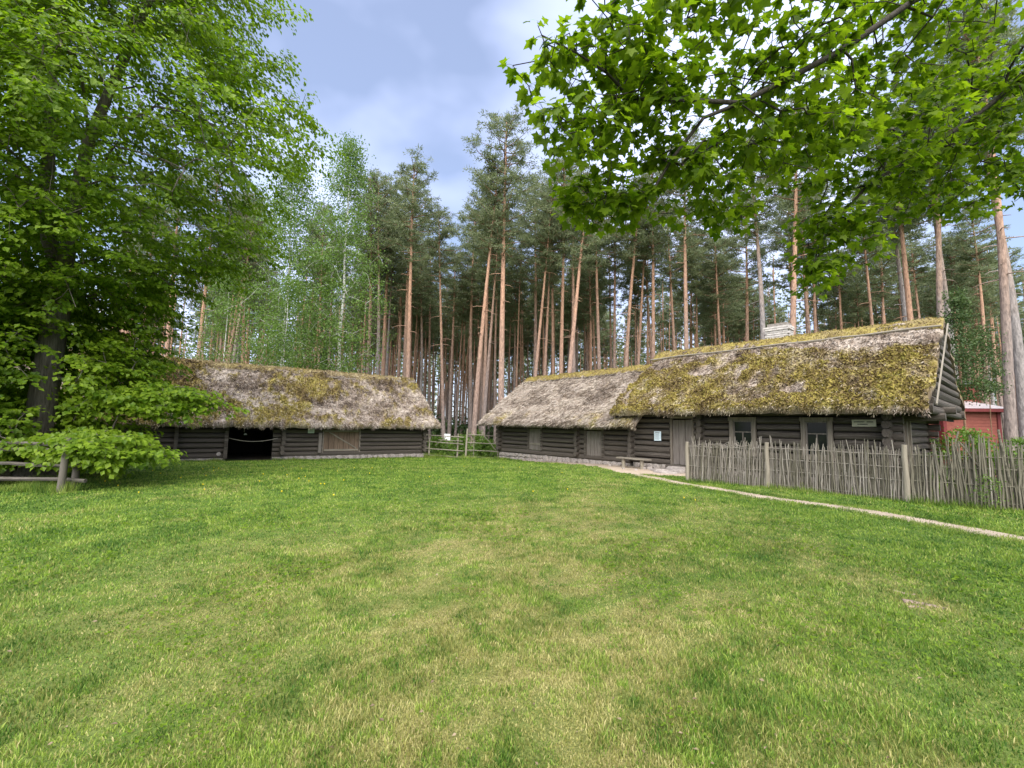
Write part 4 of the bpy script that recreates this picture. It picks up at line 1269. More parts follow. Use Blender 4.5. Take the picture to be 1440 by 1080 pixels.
# primary boughs
allst = np.array(stem0 + stemA + stemB)
fixed = {}
for k in range(len(stem0)): fixed[k] = 0.2
for k in range(len(stemA)): fixed[len(stem0) + k] = 0.17 * (1 - k / 9) + 0.02
for k in range(len(stemB)): fixed[len(stem0) + len(stemA) + k] = 0.18 * (1 - k / 8) + 0.02
cnt = nb
for k in range(46):
    z0 = 1.0 + 15.0 * (k / 46) ** 0.92
    az = k * 2.39996 + 0.4
    if z0 < 5.2: c0 = int(np.argmin(np.abs(np.array(stem0)[:, 2] - z0)))
    else:
        cand = np.array(stemA if math.cos(az) > 0 else stemB); c0 = int(np.argmin(np.abs(cand[:, 2] - z0))) + (len(stem0) if math.cos(az) > 0 else len(stem0) + len(stemA))
    p0 = allst[c0]
    rr = lin_r(z0 + (0.8 if z0 > 4 else -0.3)) * lr.uniform(0.7, 0.95)
    rise = 0.9 if z0 > 4 else 0.35
    pts = []
    for s in (0.18, 0.38, 0.58, 0.78, 0.95):
        zz = p0[2] + rise * math.sin(s * PI * 0.75) * 1.3 - (1.0 if z0 < 9 else 0.2) * s * s * 1.2
        q = np.array([math.cos(az + 0.12 * s) * rr * s + p0[0] * (1 - s), math.sin(az + 0.12 * s) * rr * s + p0[1] * (1 - s), max(0.5, zz)])
        pts.append(q + lr.normal(0, 0.08, 3))
    paths.append((pts, c0)); cnt += 5
# twig tips through the crown volume, denser near its surface
tips = []
while len(tips) < 3500:
    z = lr.uniform(3.4, 16.5) if len(tips) % 6 else lr.uniform(0.5, 3.4); az = lr.uniform(0, 2 * PI)
    lump = 0.72 + 0.56 * vnoise(np.array([az * 2.2 + 5]), np.array([z * 0.9]), 61)[0]
    rr = lin_r(z) * lump
    f = lr.random() ** 0.42
    if z < 4.6 and f < 0.40: continue
    if z < 4.8 and abs((az + 0.77 + PI) % (2 * PI) - PI) < 0.45 and lr.random() < 0.85: continue
    gap = vnoise(np.array([az * 3 + f * 3]), np.array([z * 1.3]), 63)[0]
    if gap < 0.26: continue
    if z > 5 and math.sin(az) > 0.55 and lr.random() < 0.5: continue
    off = np.array([0.35, 0, 0]) * sstep(5, 12, z)
    tips.append(np.array([math.cos(az) * rr * f, math.sin(az) * rr * f, z]) + off)
for c_, r_, n_ in (((2.9, -1.3, 0.95), (1.7, 0.8, 0.42), 85), ((3.6, -0.2, 2.15), (1.6, 0.8, 0.40), 60), ((-0.6, -1.6, 1.6), (1.0, 0.6, 0.4), 22), ((-1.5, -1.5, 3.2), (1.8, 1.0, 0.9), 60)):
    for _ in range(n_):
        v = lr.normal(0, 1, 3); v /= np.linalg.norm(v); v *= lr.random() ** 0.4
        tips.append(np.array(c_) + v * np.array(r_))
tips = np.array(tips)
nodes, par, ti = grow(paths, tips, 0.32, lr, droop=0.05)
bm1 = MB(); branch_mesh(bm1, nodes, par, 0.006, 2.2, 0.11, 5, fixed)
bm1.build('branches', LINDENBARK, linden, smooth=True)
lv = MB()
for grp in range(1):
    tn = nodes[ti]; pp = nodes[par[ti]]
    dirs = tn - pp; dirs[:, 2] *= 0.5; dirs /= np.linalg.norm(dirs, axis=1)[:, None] + 1e-9
    out = tn.copy(); out[:, 2] = 0; out /= np.linalg.norm(out, axis=1)[:, None] + 1e-9
    dirs = dirs * 0.5 + out * 0.7; dirs[:, 2] -= 0.15; dirs /= np.linalg.norm(dirs, axis=1)[:, None]
    n_l = 47
    k = len(tn)
    tt_ = lr.uniform(-0.75, 0.45, (k, n_l)); side = np.cross(dirs, np.array([0, 0, 1.0])); side /= np.linalg.norm(side, axis=1)[:, None] + 1e-9
    sg = np.where(lr.random((k, n_l)) < 0.5, -1, 1) * lr.uniform(0.02, 0.34, (k, n_l)) * (1.1 - 0.7 * (tt_ + 0.75) / 1.2)
    P = tn[:, None] + dirs[:, None] * tt_[..., None] + side[:, None] * sg[..., None] + lr.normal(0, 1, (k, n_l, 3)) * np.array([0.04, 0.04, 0.035])
    P[..., 2] -= 0.10 * (tt_ + 0.3) ** 2 + 0.12 * np.abs(sg)
    D = dirs[:, None] * 0.6 + side[:, None] * np.sign(sg)[..., None] * 0.55 + lr.normal(0, 0.3, (k, n_l, 3)); D[..., 2] -= 0.45
    Nn = np.array([0, 0, 1.0]) + lr.normal(0, 0.27, (k, n_l, 3)) + out[:, None] * 0.35
    rn = np.clip(0.5 + lr.normal(0, 0.18, (k, 1)) + lr.normal(0, 0.22, (k, n_l)), 0, 1)
    P = P.reshape(-1, 3); ok = P[:, 2] > 0.18
    Lf = lr.uniform(0.09, 0.15, len(P))
    quads_leaf(P[ok], D.reshape(-1, 3)[ok], Nn.reshape(-1, 3)[ok], Lf[ok], Lf[ok] * 0.43, rn.ravel()[ok], lv)
tag(lv.build('leaves', L_LINDEN, linden), kind='stuff')

# ---- maple reaching in from the right, its trunk outside the picture
mr_ = np.random.default_rng(77)
MO = np.array([7.6, 3.1, gzf(7.6, 3.1)])
maple = thing('maple_tree', 'leafy branches of the maple hanging into the picture from the upper right', 'tree', tuple(MO))
tm = MB().tube([(0, 0, -0.2), (0, 0, 0.2), (0.02, 0, 1.0), (0.05, 0, 2.5), (0.0, 0.05, 4.2), (-0.1, 0.1, 6.0), (-0.1, 0.1, 8.5), (0, 0.1, 11)], [0.45, 0.34, 0.27, 0.25, 0.23, 0.20, 0.15, 0.06], 12, wob=0.06)
tm.build('trunk', MAPLEBARK, maple, smooth=True)
W3 = lambda *p: [np.array(q) - MO for q in p]
paths = [([np.array([0.03, 0, 2.5]), np.array([0.0, 0.04, 4.0]), np.array([-0.08, .1, 5.8]), np.array([-0.1, .1, 8])], -1),
         (W3((6.6, 3.4, 6.5), (5.2, 3.8, 6.35), (3.94, 4.0, 5.90), (3.12, 3.9, 5.26), (2.56, 3.85, 4.91), (2.06, 3.8, 4.61), (1.72, 3.8, 4.46), (1.45, 3.85, 4.10), (1.29, 3.9, 3.83)), 2),
         (W3((1.35, 3.75, 4.60), (1.04, 3.7, 4.55), (0.78, 3.6, 4.72), (0.50, 3.5, 4.81), (0.20, 3.4, 4.87)), 9),
         (W3((7.1, 4.2, 6.3), (6.2, 5.0, 5.97), (5.66, 5.1, 5.51), (5.2, 5.2, 5.19), (4.45, 5.3, 4.72), (4.0, 5.3, 4.2), (3.78, 5.3, 3.87)), 2),
         (W3((6.3, 3.0, 7.4), (4.8, 3.4, 7.4), (3.4, 3.6, 6.9), (2.2, 3.6, 6.2), (1.3, 3.5, 5.6), (0.7, 3.3, 5.3)), 2),
         (W3((7.6, 5.0, 7.2), (7.2, 6.2, 6.6), (6.9, 6.9, 6.0), (6.5, 7.4, 5.5)), 2)]
CL = [((0.77, 3.6, 4.87), (0.85, 0.8, 0.42), 62), ((0.52, 3.6, 4.12), (0.36, 0.5, 0.40), 24), ((0.85, 4.0, 3.78), (0.42, 0.5, 0.22), 22),
      ((1.54, 3.8, 5.21), (0.8, 0.8, 0.45), 62), ((1.67, 4.2, 4.10), (0.6, 0.6, 0.40), 40), ((2.55, 4.2, 4.55), (0.8, 0.8, 0.50), 58),
      ((2.61, 4.0, 5.42), (0.9, 0.8, 0.45), 62), ((2.32, 4.5, 3.88), (0.30, 0.35, 0.14), 9), ((3.98, 5.2, 4.10), (0.6, 0.5, 0.55), 58), ((3.65, 5.2, 3.50), (0.30, 0.3, 0.22), 13),
      ((4.33, 5.0, 5.2), (0.95, 0.9, 0.6), 100), ((4.6, 4.7, 6.3), (1.2, 0.9, 0.7), 95), ((5.66, 5.5, 4.98), (0.9, 0.8, 0.5), 85), ((6.3, 5.4, 6.0), (1.1, 0.9, 0.8), 115), ((7.1, 6.0, 5.25), (0.8, 0.8, 0.35), 52),
      ((3.4, 4.6, 4.9), (0.7, 0.7, 0.5), 60), ((2.2, 3.2, 6.2), (1.6, 0.9, 0.5), 40), ((5.0, 3.4, 7.2), (2.0, 1.2, 0.7), 50), ((7.6, 3.1, 8.8), (2.4, 2.4, 1.8), 70), ((9.3, 2.0, 6.2), (1.6, 1.6, 1.0), 40), ((0.9, 2.9, 5.5), (0.9, 0.7, 0.35), 25), ((1.15, 3.8, 4.45), (0.5, 0.6, 0.3), 32), ((0.75, 4.0, 3.85), (0.4, 0.5, 0.3), 16)]
tips = []
for c, r, n in CL:
    for _ in range(int(n * 1.9)):
        v = mr_.normal(0, 1, 3); v /= np.linalg.norm(v); v *= mr_.random() ** 0.4
        tips.append(np.array(c) + v * np.array(r) - MO)
tips = np.array(tips)
nodes, par, ti = grow(paths, tips, 0.16, mr_, droop=0.05)
bmm = MB(); branch_mesh(bmm, nodes, par, 0.0034, 2.6, 0.07, 5)
bmm.build('branches', MAPLEBARK, maple, smooth=True)
half_ = [(0.045, -0.03), (0.20, -0.10), (0.42, -0.15), (0.36, 0.0), (0.40, 0.10), (0.58, 0.16), (0.70, 0.40), (0.54, 0.38), (0.42, 0.50), (0.26, 0.44), (0.30, 0.66), (0.16, 0.74), (0.09, 0.86)]
outl = half_ + [(0, 1.03)] + [(-x, y) for x, y in half_[::-1]]


def maple_leaf_verts(seed):
    r = np.random.default_rng(seed)
    o = np.array(outl) * (1 + r.uniform(-0.06, 0.06, (len(outl), 2)))
    cen = np.array([[0, 0.02], [0, 0.34]])
    pts = np.concatenate([o, cen])
    x, y = pts[:, 0], pts[:, 1]
    cu = r.uniform(0.15, 0.5)
    z = -cu * (x ** 2) * 0.8 - 0.25 * cu * np.clip(y - 0.3, 0, 1) ** 2 + 0.10 * np.abs(x) * r.uniform(0.2, 1.0)
    V = np.column_stack([x, y, z]); n = len(outl)
    T = [[n + 1, k, k + 1] for k in range(n - 1)] + [[n + 1, n - 1, n], [n + 1, n, 0]]
    return V, np.array(T)


LVAR = [maple_leaf_verts(700 + k) for k in range(6)]
half_ = [(0.045, -0.03), (0.42, -0.15), (0.37, 0.06), (0.70, 0.40), (0.30, 0.44), (0.16, 0.74)]
outl = half_ + [(0, 1.03)] + [(-x, y) for x, y in half_[::-1]]
LVAR2 = [maple_leaf_verts(720 + k) for k in range(6)]      # simpler outline for the many smaller leaves
rows = []
for t_i in ti:
    chain = [t_i]
    while len(chain) < 4 and par[chain[-1]] >= 0: chain.append(par[chain[-1]])
    for ci, nd in enumerate(chain[:3]):
        p = nodes[nd]; d = nodes[nd] - nodes[par[nd]]; d /= np.linalg.norm(d) + 1e-9
        sd_ = np.cross(d, [0, 0, 1.0]); sd_ /= np.linalg.norm(sd_) + 1e-9
        for s in ((-1, 1) if ci else (-1, 1, 0)):
            if ci and mr_.random() < 0.25: continue
            od = (d * (0.5 if s else 1.0) + sd_ * s * 0.9 + mr_.normal(0, 0.25, 3)); od[2] -= 0.15; od /= np.linalg.norm(od)
            pl = mr_.uniform(0.05, 0.10)
            b = p + od * pl
            hang = od.copy(); hang[2] -= mr_.uniform(0.2, 0.9); hang /= np.linalg.norm(hang)
            nrm_ = np.array([0, 0, 1.0]) + mr_.normal(0, 0.33, 3)
            x_ = np.cross(hang, nrm_); x_ /= np.linalg.norm(x_); n_ = np.cross(x_, hang)
            sz = mr_.uniform(0.055, 0.108)
            rows.append((b, x_, hang, n_, sz, mr_.integers(6), np.clip(0.5 + mr_.normal(0, 0.32), 0, 1), p))
camrel = np.array([0, 0, 1.6]) - MO
dist = np.array([np.linalg.norm(r[0] - camrel) / r[4] for r in rows])
# which leaves are in front of the lens (so the 300 singled out are ones the picture shows)
def inview(p):
    q = p + MO - np.array([0, 0, 1.6]); wy = q[1] * math.cos(PITCH) + q[2] * math.sin(PITCH); up = -q[1] * math.sin(PITCH) + q[2] * math.cos(PITCH)
    return wy > 0.5 and abs(q[0] / wy) < 1.12 and abs(up / wy) < 0.84
vis = np.array([inview(r[0]) for r in rows])
rank = np.argsort(np.where(vis, dist, 1e9))
single = set(rank[:300].tolist())
mls = MB(); pet = MB()
LME = {}
for k, (b, x_, h_, n_, sz, var, rn, p) in enumerate(rows):
    V, T = LVAR[var]
    if k in single:
        key = (int(var), int(rn * 4.99))
        if key not in LME: LME[key] = MB().add(V, T, rnd=(key[1] + 0.5) / 5).mesh('leaf', L_MAPLE)
        ob = link('leaf', LME[key], maple)
        M = Matrix(((x_[0], h_[0], n_[0]), (x_[1], h_[1], n_[1]), (x_[2], h_[2], n_[2]))).to_quaternion()
        ob.rotation_mode = 'QUATERNION'; ob.rotation_quaternion = M; ob.location = b; ob.scale = (sz, sz, sz)
    else:
        V, T = LVAR2[var]
        mls.add(b + sz * (V[:, :1] * x_ + V[:, 1:2] * h_ + V[:, 2:] * n_), T, rnd=rn)
    if vis[k] and dist[k] < 58: pet.tube([p, (p + b) / 2 + np.array([0, 0, 0.008]), b + h_ * sz * 0.03], 0.0016, 3, cap=False)
tag(mls.build('leaves', L_MAPLE, maple), kind='stuff')
tag(pet.build('leaf_stalks', L_MAPLE, maple), kind='stuff')
for pts, r in ((((3.72, 4.33), (3.80, 4.32), (3.90, 4.26), (3.97, 4.18)), 0.030), (((3.86, 4.60), (3.96, 4.53), (4.06, 4.55)), 0.020), (((3.66, 4.20), (3.74, 4.22), (3.86, 4.13)), 0.016), (((4.22, 3.80), (4.30, 3.72), (4.38, 3.70)), 0.012)):
    P = resample(np.array(pts), 0.03); z = gz(P[:, 0], P[:, 1]) - 0.004 + 0.030 * (vnoise(np.arange(len(P)) * 0.22, np.zeros(len(P)), 7) - 0.55)
    MB().tube(np.column_stack([P, z]) - MO, r * (0.5 + 0.5 * np.linspace(0.3, 1, len(P))) * RNG.uniform(0.8, 1.2, len(P)), 7).build('root', ROOTBARK, maple, smooth=True)

# ---- pines
def pine_meshes(seed, H=23.0, r0=0.20, crown0=0.60, bark=PINEBARK, wide=1.0, dens=1.0):
    r = np.random.default_rng(seed)
    nz_ = 12; zz = np.linspace(0, H - 0.4, nz_)
    bend = r.normal(0, 0.11, 2)
    cxy = np.column_stack([np.sin(zz / H * PI * 1.3 + seed) * bend[0] * 2, np.cos(zz / H * PI * 1.1) * bend[1] * 2]); cxy -= cxy[0]
    rad = r0 * (1 - 0.86 * (zz / H) ** 1.15); rad[0] *= 1.35
    P = np.column_stack([cxy, zz]); P[0, 2] = -0.5
    t = MB().tube(P, rad, 9, wob=0.04, cap=False)
    for _ in range(9):   # dead stubs
        z = r.uniform(0.35, crown0 + 0.05) * H; az = r.uniform(0, 2 * PI); L = r.uniform(0.3, 1.3)
        c = np.array([np.interp(z, zz, cxy[:, 0]), np.interp(z, zz, cxy[:, 1]), z])
        t.tube([c, c + np.array([math.cos(az), math.sin(az), -0.1]) * L * 0.6, c + np.array([math.cos(az + .2), math.sin(az + .2), -0.25]) * L], [0.03, 0.02, 0.008], 4)
    trunk = t.mesh('trunk', bark, smooth=True)
    lim = MB(); ne = MB()
    nb_ = int(50 * dens); CP = []
    for k in range(nb_):
        f = (k + r.random()) / nb_
        z = H * (crown0 + (1 - crown0) * f ** 0.9) - 0.3
        az = k * 2.4 + r.normal(0, 0.5)
        L = wide * (0.55 + 2.25 * math.sin(PI * min(1, 0.22 + 0.78 * (1 - f)) * 0.92) ** 0.8 * (1 - f) ** 0.35) * r.uniform(0.55, 1.2)
        c = np.array([np.interp(z, zz, cxy[:, 0]), np.interp(z, zz, cxy[:, 1]), z])
        up = r.uniform(-0.15, 0.45) + 0.5 * f
        q = [c]
        for s in (0.35, 0.7, 1.0):
            q.append(c + np.array([math.cos(az + .25 * s) * L * s, math.sin(az + .25 * s) * L * s, L * up * s - 0.25 * L * s * (1 - s)]) + r.normal(0, 0.06, 3))
        lim.tube(q, [0.05, 0.035, 0.022, 0.008], 4, cap=False)
        q = np.array(q)
        for m_ in range(max(4, int(L * 4.4))):
            s = r.uniform(0.35, 1.05); i_ = min(2, int(s * 3)); p = q[i_] + (q[min(3, i_ + 1)] - q[i_]) * (s * 3 - i_)
            CP.append(p + r.normal(0, 1, 3) * np.array([0.30, 0.30, 0.16]) * min(1.2, 0.5 + L * 0.3))
    lim_me = lim.mesh('limbs', PINELIMB, smooth=True)
    CP = np.array(CP)
    nn = 46; k = len(CP)
    d = r.normal(0, 1, (k, nn, 3)); d[..., 2] = d[..., 2] * 0.7 + 0.35; d /= np.linalg.norm(d, axis=2)[..., None]
    rr = r.uniform(0.22, 0.46, (k, nn)) * r.uniform(0.7, 1.2, (k, 1))
    base = CP[:, None] + d * (rr * r.uniform(0.1, 0.85, (k, nn)))[..., None] * np.array([1.25, 1.25, 0.6])
    tip = base + (d + r.normal(0, 0.4, d.shape)) * r.uniform(0.09, 0.19, (k, nn))[..., None]
    sdv = np.cross(tip - base, r.normal(0, 1, d.shape)); sdv /= np.linalg.norm(sdv, axis=2)[..., None] + 1e-9
    wd = r.uniform(0.020, 0.040, (k, nn))[..., None]
    Vv = np.stack([base - sdv * wd, base + sdv * wd, tip], 2).reshape(-1, 3)
    rn = np.clip(0.45 + r.normal(0, 0.16, (k, 1)) + r.normal(0, 0.2, (k, nn)), 0, 1)
    ne.add(Vv, T=np.arange(len(Vv)).reshape(-1, 3), rnd=np.repeat(rn.ravel(), 3))
    return trunk, lim_me, ne.mesh('crown', L_PINE)


PINES = [pine_meshes(900, 23, 0.21, 0.65, wide=0.95), pine_meshes(901, 22, 0.19, 0.69, wide=0.85), pine_meshes(902, 24, 0.20, 0.64, wide=1.0), pine_meshes(903, 23, 0.17, 0.69, wide=0.85),
         pine_meshes(904, 24.5, 0.225, 0.58, wide=1.1, dens=1.1), pine_meshes(905, 23, 0.21, 0.66, bark=GREYBARK, wide=0.95)]


def put_pine(x, y, var, sc=1.0, lean=(0, 0), rz=None, label=None, group=None, thick=1.0):
    o = bpy.data.objects.new('pine_tree', None); COL.objects.link(o)
    o.location = (x, y, gzf(x, y) - 0.05); o.rotation_mode = 'XYZ'
    o.rotation_euler = (lean[1], lean[0], 0)
    tag(o, label, 'tree', group)
    z = RNG.uniform(0, 2 * PI) if rz is None else rz
    t, l, c = PINES[var]
    for nm, me in (('trunk', t), ('crown', c)):
        p = link(nm, me, o, rot=(0, 0, z), scale=(sc * (thick if nm == 'trunk' else 1), sc * (thick if nm == 'trunk' else 1), sc))
        if nm == 'crown': link('limbs', l, p)
    return o


NEAR = [  # x, y, variant, scale, lean, label
    (-8.07, 34, 0, 1.0, (0.0, 0), 'straight pine with orange upper trunk just left of the barn roof end'),
    (-5.74, 38, 3, 0.92, (-0.05, 0), 'thin pine leaning slightly left, first one beyond the barn roof end'),
    (-2.66, 31, 1, 0.97, (0.05, 0), 'slender pale pine standing right behind the rail fence post'),
    (-2.33, 36, 3, 0.90, (0.04, 0), 'thin pine half hidden by the slender pale pine behind the gate'),
    (-0.72, 30, 4, 1.0, (0.0, 0), 'tallest pine, its crown rising alone into the sky above the gate'),
    (1.31, 33, 3, 0.88, (0.07, 0), 'pine leaning right above the left end of the pale thatched outbuilding'),
    (3.28, 29, 0, 0.86, (0.10, 0), 'thick pale pine leaning right behind the pale thatched outbuilding'),
    (9.22, 40, 3, 1.05, (0.02, 0), 'thin dark pine above the step between the two thatch ridges'),
    (9.06, 36, 1, 1.05, (0.07, 0), 'reddish pine leaning right above the step between the two thatch ridges'),
    (10.49, 38, 3, 1.0, (0.06, 0), 'crooked pine right of the reddish pine above the thatch step'),
    (12.41, 31, 2, 0.98, (0.0, 0), 'pine with bare dead branches above the left part of the mossy ridge'),
    (15.3, 27, 5, 0.92, (0.0, 0), 'thick grey pine trunk directly left of the brick chimney'),
    (15.76, 25, 0, 0.95, (0.03, 0), 'orange pine trunk directly right of the brick chimney'),
    (22.91, 33, 1, 0.95, (0, 0), 'pair-like reddish pine behind the middle of the mossy ridge'),
    (23.6, 34, 3, 0.95, (0, 0), 'second thin pine beside the reddish one behind the middle of the ridge'),
    (34.11, 45, 3, 1.05, (0, 0), 'very thin far pine above the mossy ridge under the maple leaves'),
    (30.23, 36, 3, 1.0, (-0.04, 0), 'thin pine tilting left above the right half of the mossy ridge'),
    (27.25, 30, 5, 1.0, (0.0, 0), 'dark grey-brown pine touching a brighter trunk near the ridge end'),
    (25.89, 28, 0, 1.02, (0.0, 0), 'bright reddish pine trunk near the right end of the mossy ridge'),
    (23.88, 24, 5, 0.96, (0.0, 0), 'smooth grey pine trunk right behind the gable peak'),
    (27.22, 27, 5, 1.0, (0.0, 0), 'darker trunk half hidden behind the smooth grey pine at the gable'),
    (22.88, 20.3, 1, 1.05, (-0.02, 0), 'orange pine at the right edge before the red house'),
    (24.6, 21.2, 5, 1.05, (-0.02, 0), 'thick grey trunk at the right edge beside the red house'),
    (-26.89, 34, 0, 0.95, (0, 0), 'reddish pine seen between the big left tree and the barn ridge'),
    (-26.0, 36, 2, 0.97, (0.02, 0), 'pine above the barn ridge near the left tree, left of a leaning pair'),
    (-25.1, 38, 1, 1.0, (0.04, 0), 'right one of the leaning pine pair above the barn ridge'),
    (-12.4, 42, 2, 1.08, (0, 0), 'tall pine with broad dark crown right of the birches'),
    (-9.9, 41, 4, 1.02, (0, 0), 'pine with dense pointed crown between the birches and the orange pine'),
    (-4.2, 46, 4, 1.03, (0, 0), 'pine with dark crown behind the gap, left of the tallest pine'),
    (-2.5, 39, 2, 0.98, (0.01, 0), 'pine with broad crown close left of the tallest pine'),
]
for x, y, v, s, ln, lb in NEAR: put_pine(x, y, v, s, ln, label=lb, group='pines near the buildings', thick=1.08)
# the forest behind
fr = np.random.default_rng(404)
pts = [(a[0], a[1]) for a in NEAR]
cand = 0
placed = 0
while placed < 268 and cand < 20000:
    cand += 1
    y = 34 + 52 * fr.random() ** 0.85
    x = fr.uniform(-1.0, 1.2) * (y + 2) if fr.random() > 0.3 else fr.uniform(-0.3, 0.2) * y
    if x < -0.85 * y and fr.random() < 0.5: continue
    # keep the opening above the barn thinner, as the birches stand there
    if -20 < x < -9 and y < 38: continue
    if min((x - a) ** 2 + (y - b) ** 2 for a, b in pts) < (1.7 if y < 55 else 1.3) ** 2: continue
    pts.append((x, y)); placed += 1
    side = 'behind the barn' if x < -0.22 * y else ('behind the gap between the buildings' if x < 0.08 * y else 'behind the log house')
    far = 'slender far pine' if y > 58 else 'slender pine'
    put_pine(x, y, int(fr.integers(6)), fr.uniform(0.86, 1.06), (fr.normal(0, 0.02), fr.normal(0, 0.015)),
             label=far + ' in the crowded forest ' + side, group='forest pines ' + side, thick=fr.uniform(0.75, 1.1))
# beyond them the wood reads as one mass
fm_t = MB(); fm_c = MB()
for k in range(830):
    y = fr.uniform(84, 150) if k > 210 else fr.uniform(52, 86); x = fr.uniform(-1.35, 1.35) * y; H = fr.uniform(20, 26); z = gzf(x, y)
    fm_t.tube([(x, y, z - 0.3), (x + fr.normal(0, .4), y, z + H)], [0.22 if y > 86 else fr.uniform(0.11, 0.2), 0.05], 5, cap=False)
    low = 0.12 if y > 115 else (0.50 if y > 86 else 0.70)
    n = 150 if y > 86 else 110; u = fr.random(n); zz = z + H * (low + (1 - low) * u); R = 2.6 * np.sin(PI * np.clip(0.15 + 0.85 * (1 - u), 0, 1)) + 0.3
    an = fr.uniform(0, 2 * PI, n); rr = R * np.sqrt(fr.random(n))
    P = np.column_stack([x + rr * np.cos(an), y + rr * np.sin(an), zz]); d = fr.normal(0, 1, (n, 3)) * np.array([1, 1, 0.5]); d /= np.linalg.norm(d, axis=1)[:, None]
    s_ = np.cross(d, fr.normal(0, 1, (n, 3))); s_ /= np.linalg.norm(s_, axis=1)[:, None]
    kq = 1.0 if y > 86 else 0.55
    Vv = np.stack([P - s_ * 0.28 * kq, P + s_ * 0.28 * kq, P + d * 0.9 * kq], 1).reshape(-1, 3)
    fm_c.add(Vv, T=np.arange(3 * n).reshape(-1, 3), rnd=np.repeat(np.clip(fr.normal(0.35, 0.2, n), 0, 1), 3))
ff = fm_c.build('far_forest', L_PINE)
tag(ff, 'far pine wood that closes the view behind the nearer trunks', 'forest', kind='stuff')
fm_t.build('trunks', PINEBARK, ff)

# ---- broad-leaved and small trees made the same way
def leafy_tree(name, label, cat, loc, H, R, z0, n_tip, n_leaf, lsize, leafmat, barkmat, seed, rb, prof=None, group=None, weep=0.0, stems=1, lean=0.0, spread=0.35):
    r = np.random.default_rng(seed)
    t = thing(name, label, cat, loc, 0, group)
    paths = []; fixed = {}
    c = 0
    for s in range(stems):
        an = s * 2.4 + seed; of = 0.0 if stems == 1 else 1.0
        pts = [np.array([math.cos(an) * of * (0.12 + 0.25 * R * k / 8 * 0.8) + lean * k / 8 * H + r.normal(0, 0.02 * H / 8), math.sin(an) * of * (0.12 + 0.25 * R * k / 8 * 0.8) + r.normal(0, 0.02 * H / 8), H * 0.97 * k / 8 - (0.2 if k == 0 else 0)]) for k in range(9)]
        paths.append((pts, -1))
        for k in range(9): fixed[c + k] = rb * (1 - 0.9 * k / 8)
        c += 9
    tips = []
    while len(tips) < n_tip:
        z = r.uniform(z0, H); f = (z - z0) / (H - z0)
        rr = R * (np.interp(f, prof[0], prof[1]) if prof else math.sin(PI * (0.18 + 0.8 * f)) ** 0.7)
        an = r.uniform(0, 2 * PI); rr *= 0.65 + 0.6 * vnoise(np.array([an * 2]), np.array([z * 1.1]), seed)[0]
        q = r.random() ** 0.5
        if vnoise(np.array([an * 2.5 + q * 3]), np.array([z * 1.6]), seed + 1)[0] < 0.28: continue
        tips.append([math.cos(an) * rr * q + lean * z, math.sin(an) * rr * q, z])
    nodes, par, ti = grow(paths, np.array(tips), max(0.12, R * 0.14), r, droop=0.06, base_pen=0.0)
    nodes[:, 2] = np.maximum(nodes[:, 2], -0.2)
    b = MB(); branch_mesh(b, nodes, par, rb * 0.035 + 0.002, 2.3, rb, 4, fixed)
    b.build('trunk', barkmat, t, smooth=True)
    tn = nodes[ti]; k = len(tn)
    P = tn[:, None] + r.normal(0, 1, (k, n_leaf, 3)) * np.array([spread, spread, spread * 0.6])
    if weep: P[..., 2] -= weep * r.random((k, n_leaf)) * 1.2
    D = r.normal(0, 0.6, (k, n_leaf, 3)); D[..., 2] -= 0.4 + weep
    Nn = r.normal(0, 0.5, (k, n_leaf, 3)) + np.array([0, 0, 1.0])
    rn = np.clip(0.5 + r.normal(0, 0.16, (k, 1)) + r.normal(0, 0.2, (k, n_leaf)), 0, 1)
    P = P.reshape(-1, 3); ok = P[:, 2] > 0.05
    L = r.uniform(0.7, 1.2, len(P)) * lsize
    m = MB(); quads_leaf(P[ok], D.reshape(-1, 3)[ok], Nn.reshape(-1, 3)[ok], L[ok], L[ok] * 0.42, rn.ravel()[ok], m)
    tag(m.build('crown', leafmat, t), kind='stuff')
    return t


BP = ([0, 0.2, 0.5, 0.8, 1.0], [0.75, 1.0, 0.85, 0.5, 0.12])
gz3 = lambda x, y: (x, y, gzf(x, y))
leafy_tree('birch_tree', 'tall light green birch with pale stem, its crown pointed against the sky', 'tree', gz3(-12.3, 31), 23.0, 3.0, 5.0, 430, 46, 0.14, L_BIRCH, BIRCHBARK, 1201, 0.16, BP, 'birches behind the barn', weep=0.45, spread=0.42)
leafy_tree('birch_tree', 'broader light green birch left of the pointed one, half behind the left tree', 'tree', gz3(-16.6, 31.5), 22.0, 3.3, 4.5, 440, 46, 0.14, L_BIRCH, BIRCHBARK, 1202, 0.15, BP, 'birches behind the barn', weep=0.4, spread=0.45)
leafy_tree('birch_tree', 'young low birch with bright leaves right above the barn ridge', 'tree', gz3(-14.9, 28.5), 11.5, 2.2, 3.0, 190, 44, 0.11, L_BIRCH, BIRCHBARK, 1203, 0.07, BP, 'birches behind the barn', weep=0.3, spread=0.36)
leafy_tree('birch_tree', 'leafy young birch seen low between the left tree and the other birches', 'tree', gz3(-20.5, 31), 13.5, 2.6, 3.5, 200, 44, 0.12, L_BIRCH, BIRCHBARK, 1204, 0.08, BP, 'birches behind the barn', weep=0.3, spread=0.4)
CONE = ([0, 0.15, 0.5, 0.85, 1.0], [0.55, 1.0, 0.8, 0.35, 0.05])
leafy_tree('juniper_tree', 'dark slender juniper in front of the red house, the thicker left one', 'tree', gz3(17.35, 16.9), 7.2, 0.95, 2.9, 150, 44, 0.08, L_SPRUCE, PINELIMB, 1301, 0.05, CONE, 'junipers by the red house', spread=0.16)
